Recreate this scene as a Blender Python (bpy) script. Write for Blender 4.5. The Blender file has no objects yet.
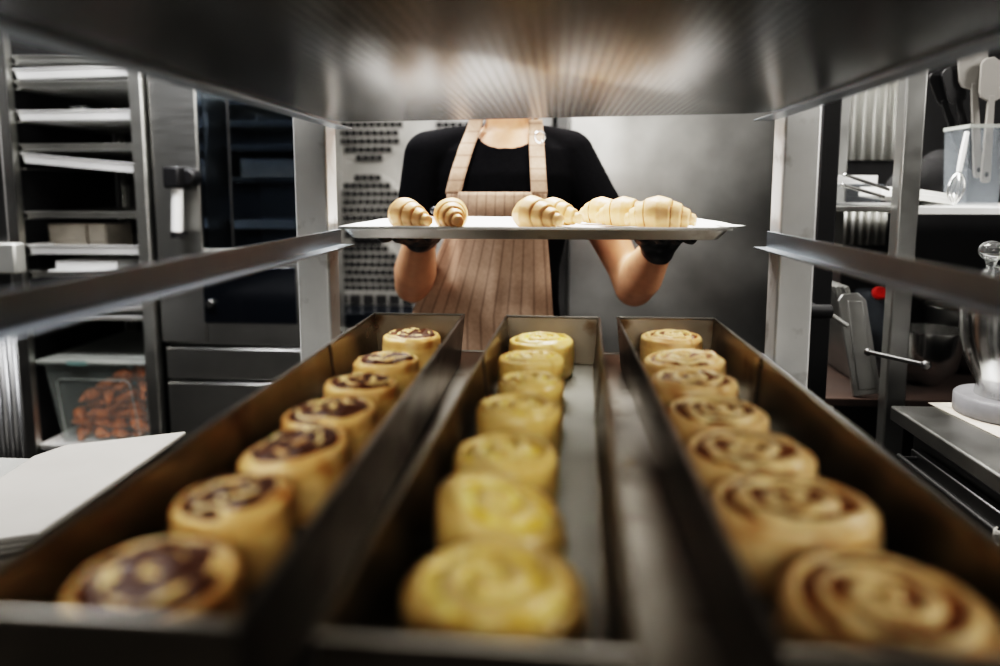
import bpy, bmesh, math, random
from mathutils import Vector, Matrix, Euler, noise
from mathutils.bvhtree import BVHTree
R = math.radians
C = bpy.context.scene.collection
sc = bpy.context.scene

# ------------------------------------------------------------------ camera
F = 700.0; PY = 273.0; PITCH = 6.76; YAW = 4.55
CAM = Vector((0, 0, 1.30))
CROT = Euler((math.pi/2 - R(PITCH), 0, R(YAW)), 'XYZ').to_matrix()
cd = bpy.data.cameras.new('camera'); cam = bpy.data.objects.new('camera', cd); C.objects.link(cam)
cam.location = CAM; cam.rotation_euler = CROT.to_euler()
cd.sensor_width = 36; cd.lens = 36*F/1000; cd.shift_y = -(333-PY)/1000
cd.clip_start = 0.02
cd.dof.use_dof = True; cd.dof.focus_distance = 1.18; cd.dof.aperture_fstop = 1.7
sc.camera = cam

def ray(px, py):
    return CROT @ Vector(((px-500)/F, -(py-PY)/F, -1))
def at(px, py, Y):                    # point of the room that lies at depth Y
    d = ray(px, py); return CAM + d*(Y/d.y)
def onz(px, py, z):                   # point of the room that lies at height z
    d = ray(px, py); return CAM + d*((z-CAM.z)/d.z)
def depth(p):
    return -((CROT.transposed() @ (p-CAM)).z)

# ------------------------------------------------------------------ helpers
def newmat(name):
    m = bpy.data.materials.new(name); m.use_nodes = True
    nt = m.node_tree; b = nt.nodes['Principled BSDF']; return m, nt, b
def N(nt, t, **kw):
    n = nt.nodes.new(t)
    for k, v in kw.items():
        if k in n.inputs: n.inputs[k].default_value = v
        else: setattr(n, k, v)
    return n
def L(nt, a, b): nt.links.new(a, b)
def rgb(c): return (c[0], c[1], c[2], 1)

def plain(name, col, rough=.5, metal=0, spec=.5, noise_amt=.12, scale=30, bump=0, **kw):
    m, nt, b = newmat(name)
    tc = N(nt, 'ShaderNodeTexCoord')
    nz = N(nt, 'ShaderNodeTexNoise'); nz.inputs['Scale'].default_value = scale; nz.inputs['Detail'].default_value = 4
    L(nt, tc.outputs['Object'], nz.inputs['Vector'])
    rp = N(nt, 'ShaderNodeValToRGB')
    rp.color_ramp.elements[0].position = .3; rp.color_ramp.elements[1].position = .7
    rp.color_ramp.elements[0].color = rgb([max(0, c*(1-noise_amt)) for c in col])
    rp.color_ramp.elements[1].color = rgb([min(1, c*(1+noise_amt)) for c in col])
    L(nt, nz.outputs['Fac'], rp.inputs['Fac']); L(nt, rp.outputs['Color'], b.inputs['Base Color'])
    b.inputs['Roughness'].default_value = rough; b.inputs['Metallic'].default_value = metal
    b.inputs['Specular IOR Level'].default_value = spec
    if bump:
        bp = N(nt, 'ShaderNodeBump'); bp.inputs['Strength'].default_value = bump; bp.inputs['Distance'].default_value = .002
        L(nt, nz.outputs['Fac'], bp.inputs['Height']); L(nt, bp.outputs['Normal'], b.inputs['Normal'])
    for k, v in kw.items(): b.inputs[k].default_value = v
    return m

def steel(name, col=(.55,.55,.54), rough=.3, stretch=(1,1,30), scale=8, var=.12, stain=None, metal=1.0, cvar=.12, bump=0):
    """brushed or worn steel: stretched noise drives roughness, cloudy noise the tone"""
    m, nt, b = newmat(name)
    tc = N(nt, 'ShaderNodeTexCoord'); mp = N(nt, 'ShaderNodeMapping'); mp.inputs['Scale'].default_value = stretch
    L(nt, tc.outputs['Object'], mp.inputs['Vector'])
    n1 = N(nt, 'ShaderNodeTexNoise'); n1.inputs['Scale'].default_value = scale; n1.inputs['Detail'].default_value = 3
    L(nt, mp.outputs['Vector'], n1.inputs['Vector'])
    mr = N(nt, 'ShaderNodeMapRange'); mr.inputs['To Min'].default_value = max(.03, rough-var); mr.inputs['To Max'].default_value = rough+var
    L(nt, n1.outputs['Fac'], mr.inputs['Value']); L(nt, mr.outputs['Result'], b.inputs['Roughness'])
    n2 = N(nt, 'ShaderNodeTexNoise'); n2.inputs['Scale'].default_value = 6; n2.inputs['Detail'].default_value = 6
    L(nt, tc.outputs['Object'], n2.inputs['Vector'])
    rp = N(nt, 'ShaderNodeValToRGB'); e = rp.color_ramp.elements
    e[0].position = .3; e[0].color = rgb([c*(1-cvar) for c in col]); e[1].position = .65; e[1].color = rgb([min(1, c*(1+cvar)) for c in col])
    L(nt, n2.outputs['Fac'], rp.inputs['Fac'])
    last = rp.outputs['Color']
    if stain:
        n3 = N(nt, 'ShaderNodeTexNoise'); n3.inputs['Scale'].default_value = 22; n3.inputs['Detail'].default_value = 5
        L(nt, tc.outputs['Object'], n3.inputs['Vector'])
        r3 = N(nt, 'ShaderNodeValToRGB'); r3.color_ramp.elements[0].position = .58; r3.color_ramp.elements[1].position = .74
        L(nt, n3.outputs['Fac'], r3.inputs['Fac'])
        mx = N(nt, 'ShaderNodeMixRGB'); L(nt, r3.outputs['Color'], mx.inputs[0]); L(nt, last, mx.inputs[1]); mx.inputs[2].default_value = rgb(stain)
        last = mx.outputs[0]
    L(nt, last, b.inputs['Base Color']); b.inputs['Metallic'].default_value = metal
    if bump:
        bp = N(nt, 'ShaderNodeBump'); bp.inputs['Strength'].default_value = bump; bp.inputs['Distance'].default_value = .004
        L(nt, n2.outputs['Fac'], bp.inputs['Height']); L(nt, bp.outputs['Normal'], b.inputs['Normal'])
    return m

def _sphere(u, v):
    vs = [(0, 0, 1)]; fs = []
    for i in range(1, v):
        a = math.pi*i/v
        for k in range(u): vs.append((math.sin(a)*math.cos(2*math.pi*k/u), math.sin(a)*math.sin(2*math.pi*k/u), math.cos(a)))
    vs.append((0, 0, -1)); n = len(vs)-1
    for k in range(u):
        fs.append((0, 1+k, 1+(k+1) % u)); fs.append((n, n-u+(k+1) % u, n-u+k))
        for i in range(v-2): a = 1+i*u; fs.append((a+k, a+u+k, a+u+(k+1) % u, a+(k+1) % u))
    return vs, fs
SPH = _sphere(20, 12)
class Flesh:
    """collects overlapping ellipsoids fast; built as one mesh and then remeshed into one skin"""
    def __init__(s): s.v = []; s.f = []
    def ball(s, c, r, sc_=(1, 1, 1)):
        n = len(s.v); s.v += [(c[0]+x*r*sc_[0], c[1]+y*r*sc_[1], c[2]+z*r*sc_[2]) for x, y, z in SPH[0]]
        s.f += [tuple(n+i for i in f) for f in SPH[1]]; return s
    def limb(s, pts):
        for i in range(len(pts)-1):
            a, ra = Vector(pts[i][0]), pts[i][1]; b, rb = Vector(pts[i+1][0]), pts[i+1][1]
            n = max(2, int((b-a).length/(min(ra, rb)*.3)))
            for k in range(n+1):
                t = k/n; s.ball(a.lerp(b, t), ra+(rb-ra)*t)
        return s
    def build(s, name, mat, parent):
        me = bpy.data.meshes.new(name); iv = wmat(parent).inverted() if parent else Matrix.Identity(4)
        me.from_pydata([iv @ Vector(p) for p in s.v], [], s.f); me.materials.append(mat)
        o = bpy.data.objects.new(name, me); C.objects.link(o); o.parent = parent; return o

class MB:
    def __init__(s): s.bm = bmesh.new()
    def box(s, a, b, M=None):
        a = Vector(a); b = Vector(b); c = (a+b)/2; d = b-a
        mt = Matrix.Translation(c) @ Matrix.Diagonal((abs(d.x), abs(d.y), abs(d.z), 1))
        if M is not None: mt = M @ mt
        bmesh.ops.create_cube(s.bm, size=1, matrix=mt); return s
    def tube(s, pts, r, seg=12, r2=None, caps=True):
        pts = [Vector(p) for p in pts]; n = len(pts); rings = []
        up = Vector((0, 0, 1)); prev = None
        for i, p in enumerate(pts):
            t = (pts[min(i+1, n-1)] - pts[max(i-1, 0)]).normalized()
            if prev is None:
                a = t.orthogonal().normalized()
            else:
                a = (prev - t*prev.dot(t)).normalized()
            prev = a; b = t.cross(a)
            rr = r[i] if isinstance(r, (list, tuple)) else (r if r2 is None else r+(r2-r)*i/(n-1))
            rings.append([s.bm.verts.new(p + (a*math.cos(2*math.pi*k/seg) + b*math.sin(2*math.pi*k/seg))*rr) for k in range(seg)])
        for i in range(n-1):
            for k in range(seg):
                s.bm.faces.new((rings[i][k], rings[i][(k+1) % seg], rings[i+1][(k+1) % seg], rings[i+1][k]))
        if caps:
            s.bm.faces.new(rings[0][::-1]); s.bm.faces.new(rings[-1])
        return s
    def lathe(s, prof, c=(0, 0, 0), seg=48, M=None, rib=None):
        c = Vector(c); rings = []
        for (r, z) in prof:
            ring = []
            for k in range(seg):
                a = 2*math.pi*k/seg
                rr = r
                if rib: rr = r*(1+rib[1]*math.cos(rib[0]*a))
                v = Vector((rr*math.cos(a), rr*math.sin(a), z))
                if M is not None: v = M @ v
                ring.append(s.bm.verts.new(c+v))
            rings.append(ring)
        for i in range(len(rings)-1):
            for k in range(seg):
                s.bm.faces.new((rings[i][k], rings[i][(k+1) % seg], rings[i+1][(k+1) % seg], rings[i+1][k]))
        return s
    def ball(s, c, r, sc_=(1, 1, 1), M=None, u=20, v=14):
        mt = Matrix.Translation(Vector(c)) @ (M.to_4x4() if M is not None else Matrix.Identity(4)) @ Matrix.Diagonal((r*sc_[0], r*sc_[1], r*sc_[2], 1))
        bmesh.ops.create_uvsphere(s.bm, u_segments=u, v_segments=v, radius=1, matrix=mt); return s
    def limb(s, pts, flat=None):
        """pts: list of (xyz, radius); dense spheres for a remeshed body"""
        for i in range(len(pts)-1):
            a, ra = Vector(pts[i][0]), pts[i][1]; b, rb = Vector(pts[i+1][0]), pts[i+1][1]
            n = max(2, int((b-a).length/(min(ra, rb)*.22)))
            for k in range(n+1):
                t = k/n; bmesh.ops.create_uvsphere(s.bm, u_segments=16, v_segments=10, radius=ra+(rb-ra)*t, matrix=Matrix.Translation(a.lerp(b, t)))
        return s
    def grid(s, fn, nu, nv, closeu=False):
        vs = [[s.bm.verts.new(fn(i, j)) for j in range(nv)] for i in range(nu)]
        for i in range(nu if closeu else nu-1):
            for j in range(nv-1):
                i2 = (i+1) % nu
                s.bm.faces.new((vs[i][j], vs[i2][j], vs[i2][j+1], vs[i][j+1]))
        return s
    def prism(s, poly, z0, z1, M=None):
        a = [Vector((x, y, z0)) for x, y in poly]; b = [Vector((x, y, z1)) for x, y in poly]
        if M is not None: a = [M @ p for p in a]; b = [M @ p for p in b]
        a = [s.bm.verts.new(p) for p in a]; b = [s.bm.verts.new(p) for p in b]; n = len(a)
        s.bm.faces.new(a[::-1]); s.bm.faces.new(b)
        for i in range(n): s.bm.faces.new((a[i], a[(i+1) % n], b[(i+1) % n], b[i]))
        return s
    def build(s, name, mat, parent=None, origin=None, smooth=True, bevel=0, solid=0, sub=0, angle=40, recalc=True):
        if recalc: bmesh.ops.recalc_face_normals(s.bm, faces=s.bm.faces)
        me = bpy.data.meshes.new(name); 
        M = None
        if parent is not None: M = wmat(parent).inverted()
        elif origin is not None: M = Matrix.Translation(-Vector(origin))
        if M is not None: bmesh.ops.transform(s.bm, matrix=M, verts=s.bm.verts)
        s.bm.to_mesh(me); s.bm.free()
        me.materials.append(mat)
        if smooth:
            me.shade_smooth()
            try: me.set_sharp_from_angle(angle=R(angle))
            except Exception: pass
        o = bpy.data.objects.new(name, me); C.objects.link(o)
        if parent is not None: o.parent = parent
        elif origin is not None: o.location = origin
        if solid:
            md = o.modifiers.new('solid', 'SOLIDIFY'); md.thickness = solid; md.offset = 0
        if bevel:
            md = o.modifiers.new('bevel', 'BEVEL'); md.width = bevel; md.segments = 2; md.limit_method = 'ANGLE'; md.harden_normals = False
        if sub:
            md = o.modifiers.new('sub', 'SUBSURF'); md.levels = sub; md.render_levels = sub
        return o

def wmat(o):
    m = Matrix.Translation(o.location) @ o.rotation_euler.to_matrix().to_4x4()
    return wmat(o.parent) @ m if o.parent else m
def tag(o, label=None, cat=None, group=None, kind=None):
    if label: o['label'] = label
    if cat: o['category'] = cat
    if group: o['group'] = group
    if kind: o['kind'] = kind
    return o
def thing(name, label, cat, loc=(0, 0, 0), group=None, rz=0):
    o = bpy.data.objects.new(name, None); o.empty_display_size = .05; C.objects.link(o)
    o.location = loc; o.rotation_euler = (0, 0, rz)
    return tag(o, label, cat, group)
def copy_tree(o, parent=None):
    c = o.copy(); C.objects.link(c)
    if parent is not None: c.parent = parent
    for ch in list(o.children): copy_tree(ch, c)
    return c
def remesh(o, voxel, smooth=4, fac=.5):
    md = o.modifiers.new('r', 'REMESH'); md.mode = 'VOXEL'; md.voxel_size = voxel
    if smooth:
        ms = o.modifiers.new('s', 'SMOOTH'); ms.iterations = smooth; ms.factor = fac
    dg = bpy.context.evaluated_depsgraph_get(); dg.update()
    me = bpy.data.meshes.new_from_object(o.evaluated_get(dg))
    mats = list(o.data.materials)
    o.modifiers.clear(); o.data = me
    me.materials.clear()
    for m_ in mats: me.materials.append(m_)
    me.shade_smooth()
    return o

# ------------------------------------------------------------------ materials
M = {}
M['rack'] = steel('rack_steel', (.72,.72,.71), .48, (30,30,1), 6, .1, stain=(.42,.41,.39), metal=.65)
M['rail'] = steel('rail_steel', (.34,.37,.40), .42, (30,1,30), 6, .1)
M['tin'] = steel('tin_steel', (.22,.195,.16), .32, (3,1,3), 10, .12, stain=(.11,.075,.045), cvar=.25)
M['tinrim'] = steel('tin_rim_steel', (.30,.285,.26), .3, (3,3,3), 10, .08)
M['tinfloor'] = steel('tin_floor_steel', (.27,.27,.25), .42, (3,1,3), 8, .1, stain=(.33,.34,.31), metal=.75)
M['tray'] = steel('tray_aluminium', (.58,.57,.55), .38, (1,1,1), 12, .1, stain=(.40,.36,.32), metal=.9)
M['undertray'] = steel('undertray_metal', (.36,.34,.31), .4, (1,1,1), 12, .12, stain=(.22,.19,.15))
M['fridge'] = steel('fridge_steel', (.50,.50,.49), .36, (.7,1,.6), 3.2, .16, cvar=.16)
M['oven'] = steel('oven_steel', (.42,.42,.41), .36, (1,1,30), 6, .08, cvar=.08)
M['cavity'] = steel('cavity_steel', (.50,.49,.47), .40, (1,1,1), 7, .14, cvar=.18, metal=.75)
M['shelf'] = steel('shelf_steel', (.40,.40,.39), .36, (3,3,3), 6, .1)
M['trolley'] = steel('trolley_steel', (.62,.62,.60), .34, (1,30,30), 6, .1)
M['white_tray'] = steel('pale_tray_metal', (.88,.88,.87), .45, (1,1,1), 10, .1, metal=.35, cvar=.06)
M['dull_tray'] = steel('dull_tray_metal', (.45,.45,.43), .45, (1,1,1), 10, .1, metal=.8, cvar=.12)
M['polish'] = steel('polished_steel', (.66,.66,.65), .2, (1,1,1), 8, .06, cvar=.05)
M['darksteel'] = steel('dark_steel', (.16,.16,.16), .4, (1,1,1), 8, .1)
M['corr'] = steel('corrugated_steel', (.62,.62,.60), .38, (1,1,30), 6, .1, metal=.8)
M['black'] = plain('black_plastic', (.012,.012,.013), .45)
M['blackmatt'] = plain('black_matt', (.009,.009,.010), .8)
M['wallblack'] = plain('charcoal_wall_paint', (.016,.015,.015), .8, noise_amt=.3, scale=4)
M['wallgrey'] = plain('grey_wall_tile', (.06,.06,.06), .5, noise_amt=.2, scale=3)
M['floor'] = plain('floor_tile', (.08,.075,.07), .4, noise_amt=.25, scale=5)
M['ceil'] = plain('ceiling_paint', (.35,.35,.34), .8, noise_amt=.05)
M['skin'] = plain('skin', (.62,.34,.21), .5, noise_amt=.07, scale=40, **{'Subsurface Weight': .12, 'Subsurface Scale': .02})
M['shirt'] = plain('black_cotton', (.006,.006,.007), .95, noise_amt=.3, scale=200, spec=.08)
M['lip'] = plain('lip', (.50,.17,.13), .45, noise_amt=.05)
M['glove'] = plain('black_nitrile', (.010,.010,.012), .38, noise_amt=.2, scale=60, bump=.5)
M['hair'] = plain('brown_hair', (.05,.03,.02), .6, noise_amt=.4, scale=90)
M['trouser'] = plain('dark_trousers', (.012,.012,.014), .85)
M['shoe'] = plain('shoe_leather', (.015,.014,.013), .5)
M['white'] = plain('white_plastic', (.80,.80,.77), .45, noise_amt=.03)
M['offwhite'] = plain('off_white_plastic', (.22,.21,.195), .6, noise_amt=.06, scale=8)
M['paper'] = plain('parchment', (.86,.86,.85), .7, noise_amt=.02, scale=10)
M['cardboard'] = plain('pale_cardboard', (.50,.46,.40), .75, noise_amt=.08)
M['wood'] = plain('brown_wood', (.020,.010,.006), .8, noise_amt=.3, scale=12)
M['cloth'] = plain('grey_cotton', (.33,.32,.30), .95, noise_amt=.35, scale=260, bump=1)
M['ring'] = plain('grey_base_plastic', (.20,.20,.21), .45)
M['red'] = plain('red_plastic', (.6,.03,.02), .4)
M['teal'] = plain('teal_tape', (.13,.20,.19), .6)
M['baked'] = plain('baked_crust', (.42,.12,.022), .5, noise_amt=.6, scale=60, bump=.5)

def glass(name, tint=(1,1,1), rough=.02, mix=.25):
    m, nt, b = newmat(name)
    tr = N(nt, 'ShaderNodeBsdfTransparent'); tr.inputs['Color'].default_value = rgb(tint)
    gl = N(nt, 'ShaderNodeBsdfGlossy'); gl.inputs['Roughness'].default_value = rough; gl.inputs['Color'].default_value = (1,1,1,1)
    fr = N(nt, 'ShaderNodeLayerWeight'); fr.inputs['Blend'].default_value = mix
    mx = N(nt, 'ShaderNodeMixShader'); L(nt, fr.outputs['Fresnel'], mx.inputs[0]); L(nt, tr.outputs[0], mx.inputs[1]); L(nt, gl.outputs[0], mx.inputs[2])
    L(nt, mx.outputs[0], nt.nodes['Material Output'].inputs['Surface']); nt.nodes.remove(b)
    return m
M['glass'] = glass('clear_glass', (.95,.97,.97))
M['thickglass'] = plain('thick_glass', (.9,.92,.92), .03, noise_amt=.01, **{'Transmission Weight': .95, 'IOR': 1.45})
# dark oven glass: glossy, faint blue, low base
M['darkglass'] = plain('dark_oven_glass', (.006,.008,.012), .10, noise_amt=.2, scale=3, spec=.8)
M['tintglass'] = glass('tinted_oven_glass', (.58,.64,.72), .06, .30)
def milky(name, col, alpha):
    m, nt, b = newmat(name)
    tr = N(nt, 'ShaderNodeBsdfTransparent'); tr.inputs['Color'].default_value = (1,1,1,1)
    b.inputs['Base Color'].default_value = rgb(col); b.inputs['Roughness'].default_value = .35
    nz = N(nt, 'ShaderNodeTexNoise'); nz.inputs['Scale'].default_value = 5
    mr = N(nt, 'ShaderNodeMapRange'); mr.inputs['To Min'].default_value = alpha*.85; mr.inputs['To Max'].default_value = alpha*1.15
    L(nt, nz.outputs['Fac'], mr.inputs['Value'])
    mx = N(nt, 'ShaderNodeMixShader'); L(nt, mr.outputs[0], mx.inputs[0]); L(nt, tr.outputs[0], mx.inputs[1]); L(nt, b.outputs[0], mx.inputs[2])
    L(nt, mx.outputs[0], nt.nodes['Material Output'].inputs['Surface'])
    return m
M['tub'] = milky('frosted_tub_plastic', (.42,.46,.44), .16)
M['tublid'] = milky('frosted_lid_plastic', (.50,.52,.49), .5)
M['bin'] = milky('clear_bin_plastic', (.30,.33,.36), .16)

# perforated sheet: rows of small holes in soft grey metal
def perforated():
    m, nt, b = newmat('perforated_aluminium')
    tc = N(nt, 'ShaderNodeTexCoord'); sp = N(nt, 'ShaderNodeSeparateXYZ'); L(nt, tc.outputs['Object'], sp.inputs[0])
    def wave(sock, pitch):
        a = N(nt, 'ShaderNodeMath', operation='MULTIPLY'); a.inputs[1].default_value = 2*math.pi/pitch; L(nt, sock, a.inputs[0])
        c = N(nt, 'ShaderNodeMath', operation='COSINE'); L(nt, a.outputs[0], c.inputs[0]); return c.outputs[0]
    wx = wave(sp.outputs['X'], .0088); wy = wave(sp.outputs['Y'], .0088)
    s1 = N(nt, 'ShaderNodeMath', operation='MULTIPLY_ADD'); L(nt, wy, s1.inputs[0]); s1.inputs[1].default_value = .4; L(nt, wx, s1.inputs[2])
    mr = N(nt, 'ShaderNodeMapRange'); mr.inputs['From Min'].default_value = -.15; mr.inputs['From Max'].default_value = .35
    L(nt, s1.outputs[0], mr.inputs['Value'])
    nz = N(nt, 'ShaderNodeTexNoise'); nz.inputs['Scale'].default_value = 7; L(nt, tc.outputs['Object'], nz.inputs['Vector'])
    rp = N(nt, 'ShaderNodeValToRGB'); rp.color_ramp.elements[0].color = (.17,.17,.168,1); rp.color_ramp.elements[1].color = (.30,.298,.292,1)
    L(nt, nz.outputs['Fac'], rp.inputs['Fac'])
    mx = N(nt, 'ShaderNodeMixRGB'); L(nt, mr.outputs[0], mx.inputs[0]); L(nt, rp.outputs['Color'], mx.inputs[1]); mx.inputs[2].default_value = (.015,.015,.015,1)
    L(nt, mx.outputs[0], b.inputs['Base Color']); b.inputs['Metallic'].default_value = .92
    b.inputs['Roughness'].default_value = .25
    bp = N(nt, 'ShaderNodeBump'); bp.inputs['Strength'].default_value = .35; bp.inputs['Distance'].default_value = .001; bp.invert = True
    L(nt, mr.outputs[0], bp.inputs['Height']); L(nt, bp.outputs['Normal'], b.inputs['Normal'])
    return m
M['perf'] = perforated()

def dough(name, c1, c2, edge, rough=.45, attr=True):
    """c1/c2 body tones, edge = browned tone (on croissants also painted crease shade) brought in by the 'brown' attribute and noise"""
    m, nt, b = newmat(name)
    tc = N(nt, 'ShaderNodeTexCoord'); nz = N(nt, 'ShaderNodeTexNoise'); nz.inputs['Scale'].default_value = 38; nz.inputs['Detail'].default_value = 6
    L(nt, tc.outputs['Object'], nz.inputs['Vector'])
    rp = N(nt, 'ShaderNodeValToRGB'); rp.color_ramp.elements[0].position = .35; rp.color_ramp.elements[1].position = .65
    rp.color_ramp.elements[0].color = rgb(c1); rp.color_ramp.elements[1].color = rgb(c2)
    L(nt, nz.outputs['Fac'], rp.inputs['Fac'])
    at_ = N(nt, 'ShaderNodeAttribute'); at_.attribute_name = 'brown'
    mx = N(nt, 'ShaderNodeMixRGB'); L(nt, at_.outputs['Fac'], mx.inputs[0]); L(nt, rp.outputs['Color'], mx.inputs[1]); mx.inputs[2].default_value = rgb(edge)
    L(nt, mx.outputs[0], b.inputs['Base Color']); b.inputs['Roughness'].default_value = rough
    b.inputs['Subsurface Weight'].default_value = .15; b.inputs['Subsurface Scale'].default_value = .01
    n2 = N(nt, 'ShaderNodeTexNoise'); n2.inputs['Scale'].default_value = 160; L(nt, tc.outputs['Object'], n2.inputs['Vector'])
    bp = N(nt, 'ShaderNodeBump'); bp.inputs['Strength'].default_value = .35; bp.inputs['Distance'].default_value = .002
    L(nt, n2.outputs['Fac'], bp.inputs['Height']); L(nt, bp.outputs['Normal'], b.inputs['Normal'])
    return m
M['dough_choc'] = dough('roll_dough', (.75,.50,.20), (.87,.66,.33), (.42,.19,.05))
M['dough_yel'] = dough('custard_dough', (.68,.47,.17), (.80,.60,.29), (.60,.37,.10), .35)
M['dough_cin'] = dough('cinnamon_dough', (.74,.50,.23), (.88,.69,.39), (.36,.13,.035), .38)
M['croissant'] = dough('croissant_dough', (.80,.48,.24), (.88,.58,.32), (.46,.19,.06), .42)  # last tone also paints the shade in the band creases
def fill_mat(name, dark, light, thr, rough=.42):
    m, nt, b = newmat(name)
    tc = N(nt, 'ShaderNodeTexCoord'); nz = N(nt, 'ShaderNodeTexNoise'); nz.inputs['Scale'].default_value = 70; nz.inputs['Detail'].default_value = 5
    L(nt, tc.outputs['Object'], nz.inputs['Vector'])
    rp = N(nt, 'ShaderNodeValToRGB'); rp.color_ramp.elements[0].position = thr; rp.color_ramp.elements[1].position = thr+.12
    rp.color_ramp.elements[0].color = rgb(dark); rp.color_ramp.elements[1].color = rgb(light)
    L(nt, nz.outputs['Fac'], rp.inputs['Fac']); L(nt, rp.outputs['Color'], b.inputs['Base Color'])
    b.inputs['Roughness'].default_value = rough; b.inputs['Specular IOR Level'].default_value = .28
    bp = N(nt, 'ShaderNodeBump'); bp.inputs['Strength'].default_value = .6; bp.inputs['Distance'].default_value = .003
    L(nt, nz.outputs['Fac'], bp.inputs['Height']); L(nt, bp.outputs['Normal'], b.inputs['Normal'])
    return m
M['fill_choc'] = fill_mat('chocolate_filling', (.060,.019,.005), (.20,.070,.018), .60)
M['fill_cin'] = fill_mat('cinnamon_filling', (.17,.065,.02), (.52,.30,.12), .52)
M['fill_yel'] = fill_mat('custard_filling', (.74,.50,.10), (.90,.75,.30), .45, .18)

# pinstriped apron fabric
def apron_mat():
    m, nt, b = newmat('pinstripe_linen')
    uv = N(nt, 'ShaderNodeAttribute'); uv.attribute_name = 'stripe'
    a = N(nt, 'ShaderNodeMath', operation='MULTIPLY'); a.inputs[1].default_value = 1/.0235; L(nt, uv.outputs['Fac'], a.inputs[0])
    fr = N(nt, 'ShaderNodeMath', operation='FRACT'); L(nt, a.outputs[0], fr.inputs[0])
    lt = N(nt, 'ShaderNodeMath', operation='LESS_THAN'); lt.inputs[1].default_value = .15; L(nt, fr.outputs[0], lt.inputs[0])
    tc = N(nt, 'ShaderNodeTexCoord'); nz = N(nt, 'ShaderNodeTexNoise'); nz.inputs['Scale'].default_value = 140; L(nt, tc.outputs['Object'], nz.inputs['Vector'])
    rp = N(nt, 'ShaderNodeValToRGB'); rp.color_ramp.elements[0].color = (.38,.265,.195,1); rp.color_ramp.elements[1].color = (.54,.385,.29,1)
    L(nt, nz.outputs['Fac'], rp.inputs['Fac'])
    sx = N(nt, 'ShaderNodeMath', operation='MULTIPLY'); sx.inputs[1].default_value = .5; L(nt, lt.outputs[0], sx.inputs[0])
    mx = N(nt, 'ShaderNodeMixRGB'); L(nt, sx.outputs[0], mx.inputs[0]); L(nt, rp.outputs['Color'], mx.inputs[1]); mx.inputs[2].default_value = (.17,.115,.09,1)
    L(nt, mx.outputs[0], b.inputs['Base Color']); b.inputs['Roughness'].default_value = .9; b.inputs['Specular IOR Level'].default_value = .15
    bp = N(nt, 'ShaderNodeBump'); bp.inputs['Strength'].default_value = .4; bp.inputs['Distance'].default_value = .001
    L(nt, nz.outputs['Fac'], bp.inputs['Height']); L(nt, bp.outputs['Normal'], b.inputs['Normal'])
    return m
M['apron'] = apron_mat()

# ------------------------------------------------------------------ room shell
H0 = 1.30
def struct(name, a, b, mat):
    mb = MB(); mb.box(a, b); o = mb.build(name, mat, smooth=False); return tag(o, kind='structure')
XL, XR, YN, YB, ZC = -2.6, 2.5, -1.4, 3.7, 2.9
struct('floor', (XL, YN, -.1), (XR, YB, 0), M['floor'])
struct('ceiling', (XL, YN, ZC), (XR, YB, ZC+.1), M['ceil'])
struct('wall_back', (XL-.1, YB, -.1), (XR+.1, YB+.1, ZC+.1), M['wallblack'])
struct('wall_left', (XL-.1, YN, -.1), (XL, YB, ZC+.1), M['wallgrey'])
struct('wall_right', (XR, YN, -.1), (XR+.1, YB, ZC+.1), M['wallblack'])
struct('wall_near', (XL-.1, YN-.1, -.1), (XR+.1, YN, ZC+.1), M['wallblack'])

# ------------------------------------------------------------------ rack trolley around the camera view
RXL, RXR = -.346, .324           # inner faces of the posts
YF, YN0 = 1.045, .20             # far and near post fronts
rack = thing('rack_trolley', 'stainless steel tray rack with angle rails holding the long tins and the perforated tray', 'rack', (0, .65, 0))
for (x0, s) in ((RXL, -1), (RXR, 1)):
    for y0 in (YF, YN0):
        mb = MB(); w = .052
        xa, xb = sorted((x0, x0+s*w))
        mb.box((xa, y0, .09), (xb, y0+.05, 1.86)); mb.build('post', M['rack'], rack, bevel=.004)
LEV = [H0-.262-.168*k for k in (4, 3, 2, 1, 0)] + [H0-.086, H0+.097, H0+.265, H0+.433]
for z in LEV:
    for (x0, s) in ((RXL, -1), (RXR, 1)):
        # L section: ledge reaching inwards + upright flange against the posts
        t = .0022; w = .026 if s < 0 else .022; h = .024
        if abs(z-LEV[4]) < .001: h = .010
        if abs(z-LEV[6]) < .001 and s > 0: w = .030; z = z+.008
        prof = [(x0-s*.001, z-t), (x0-s*w, z-t), (x0-s*w, z), (x0-s*.0034, z), (x0-s*.0034, z+h), (x0-s*.001, z+h)]
        mb = MB(); vs = []
        for yy in (YN0, YF+.05):
            vs.append([mb.bm.verts.new((px, yy, pz)) for px, pz in prof])
        n = len(prof)
        mb.bm.faces.new(vs[0]); mb.bm.faces.new(vs[1][::-1])
        for i in range(n): mb.bm.faces.new((vs[0][i], vs[0][(i+1) % n], vs[1][(i+1) % n], vs[1][i]))
        mb.build('rail', M['rail'], rack, smooth=False, bevel=.0006)
for z in (.12, 1.84):
    for y0 in (YN0+.012, YF+.012):
        mb = MB(); mb.box((RXL, y0, z-.015), (RXR, y0+.026, z+.015)); mb.build('crossbar', M['rack'], rack, bevel=.002)
for x0 in (RXL-.026, RXR+.026):
    for z in (.12, 1.84):
        mb = MB(); mb.box((x0-.013, YN0+.05, z-.015), (x0+.013, YF, z+.015)); mb.build('side_bar', M['rack'], rack, bevel=.002)
for x0 in (RXL-.026, RXR+.026):
    for y0 in (YN0+.025, YF+.025):
        mb = MB(); mb.tube([(x0-.014, y0, .045), (x0+.014, y0, .045)], .045, 24); mb.tube([(x0, y0, .045), (x0, y0, .09)], .01, 10)
        mb.build('castor', M['black'], rack, bevel=.003)

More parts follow.
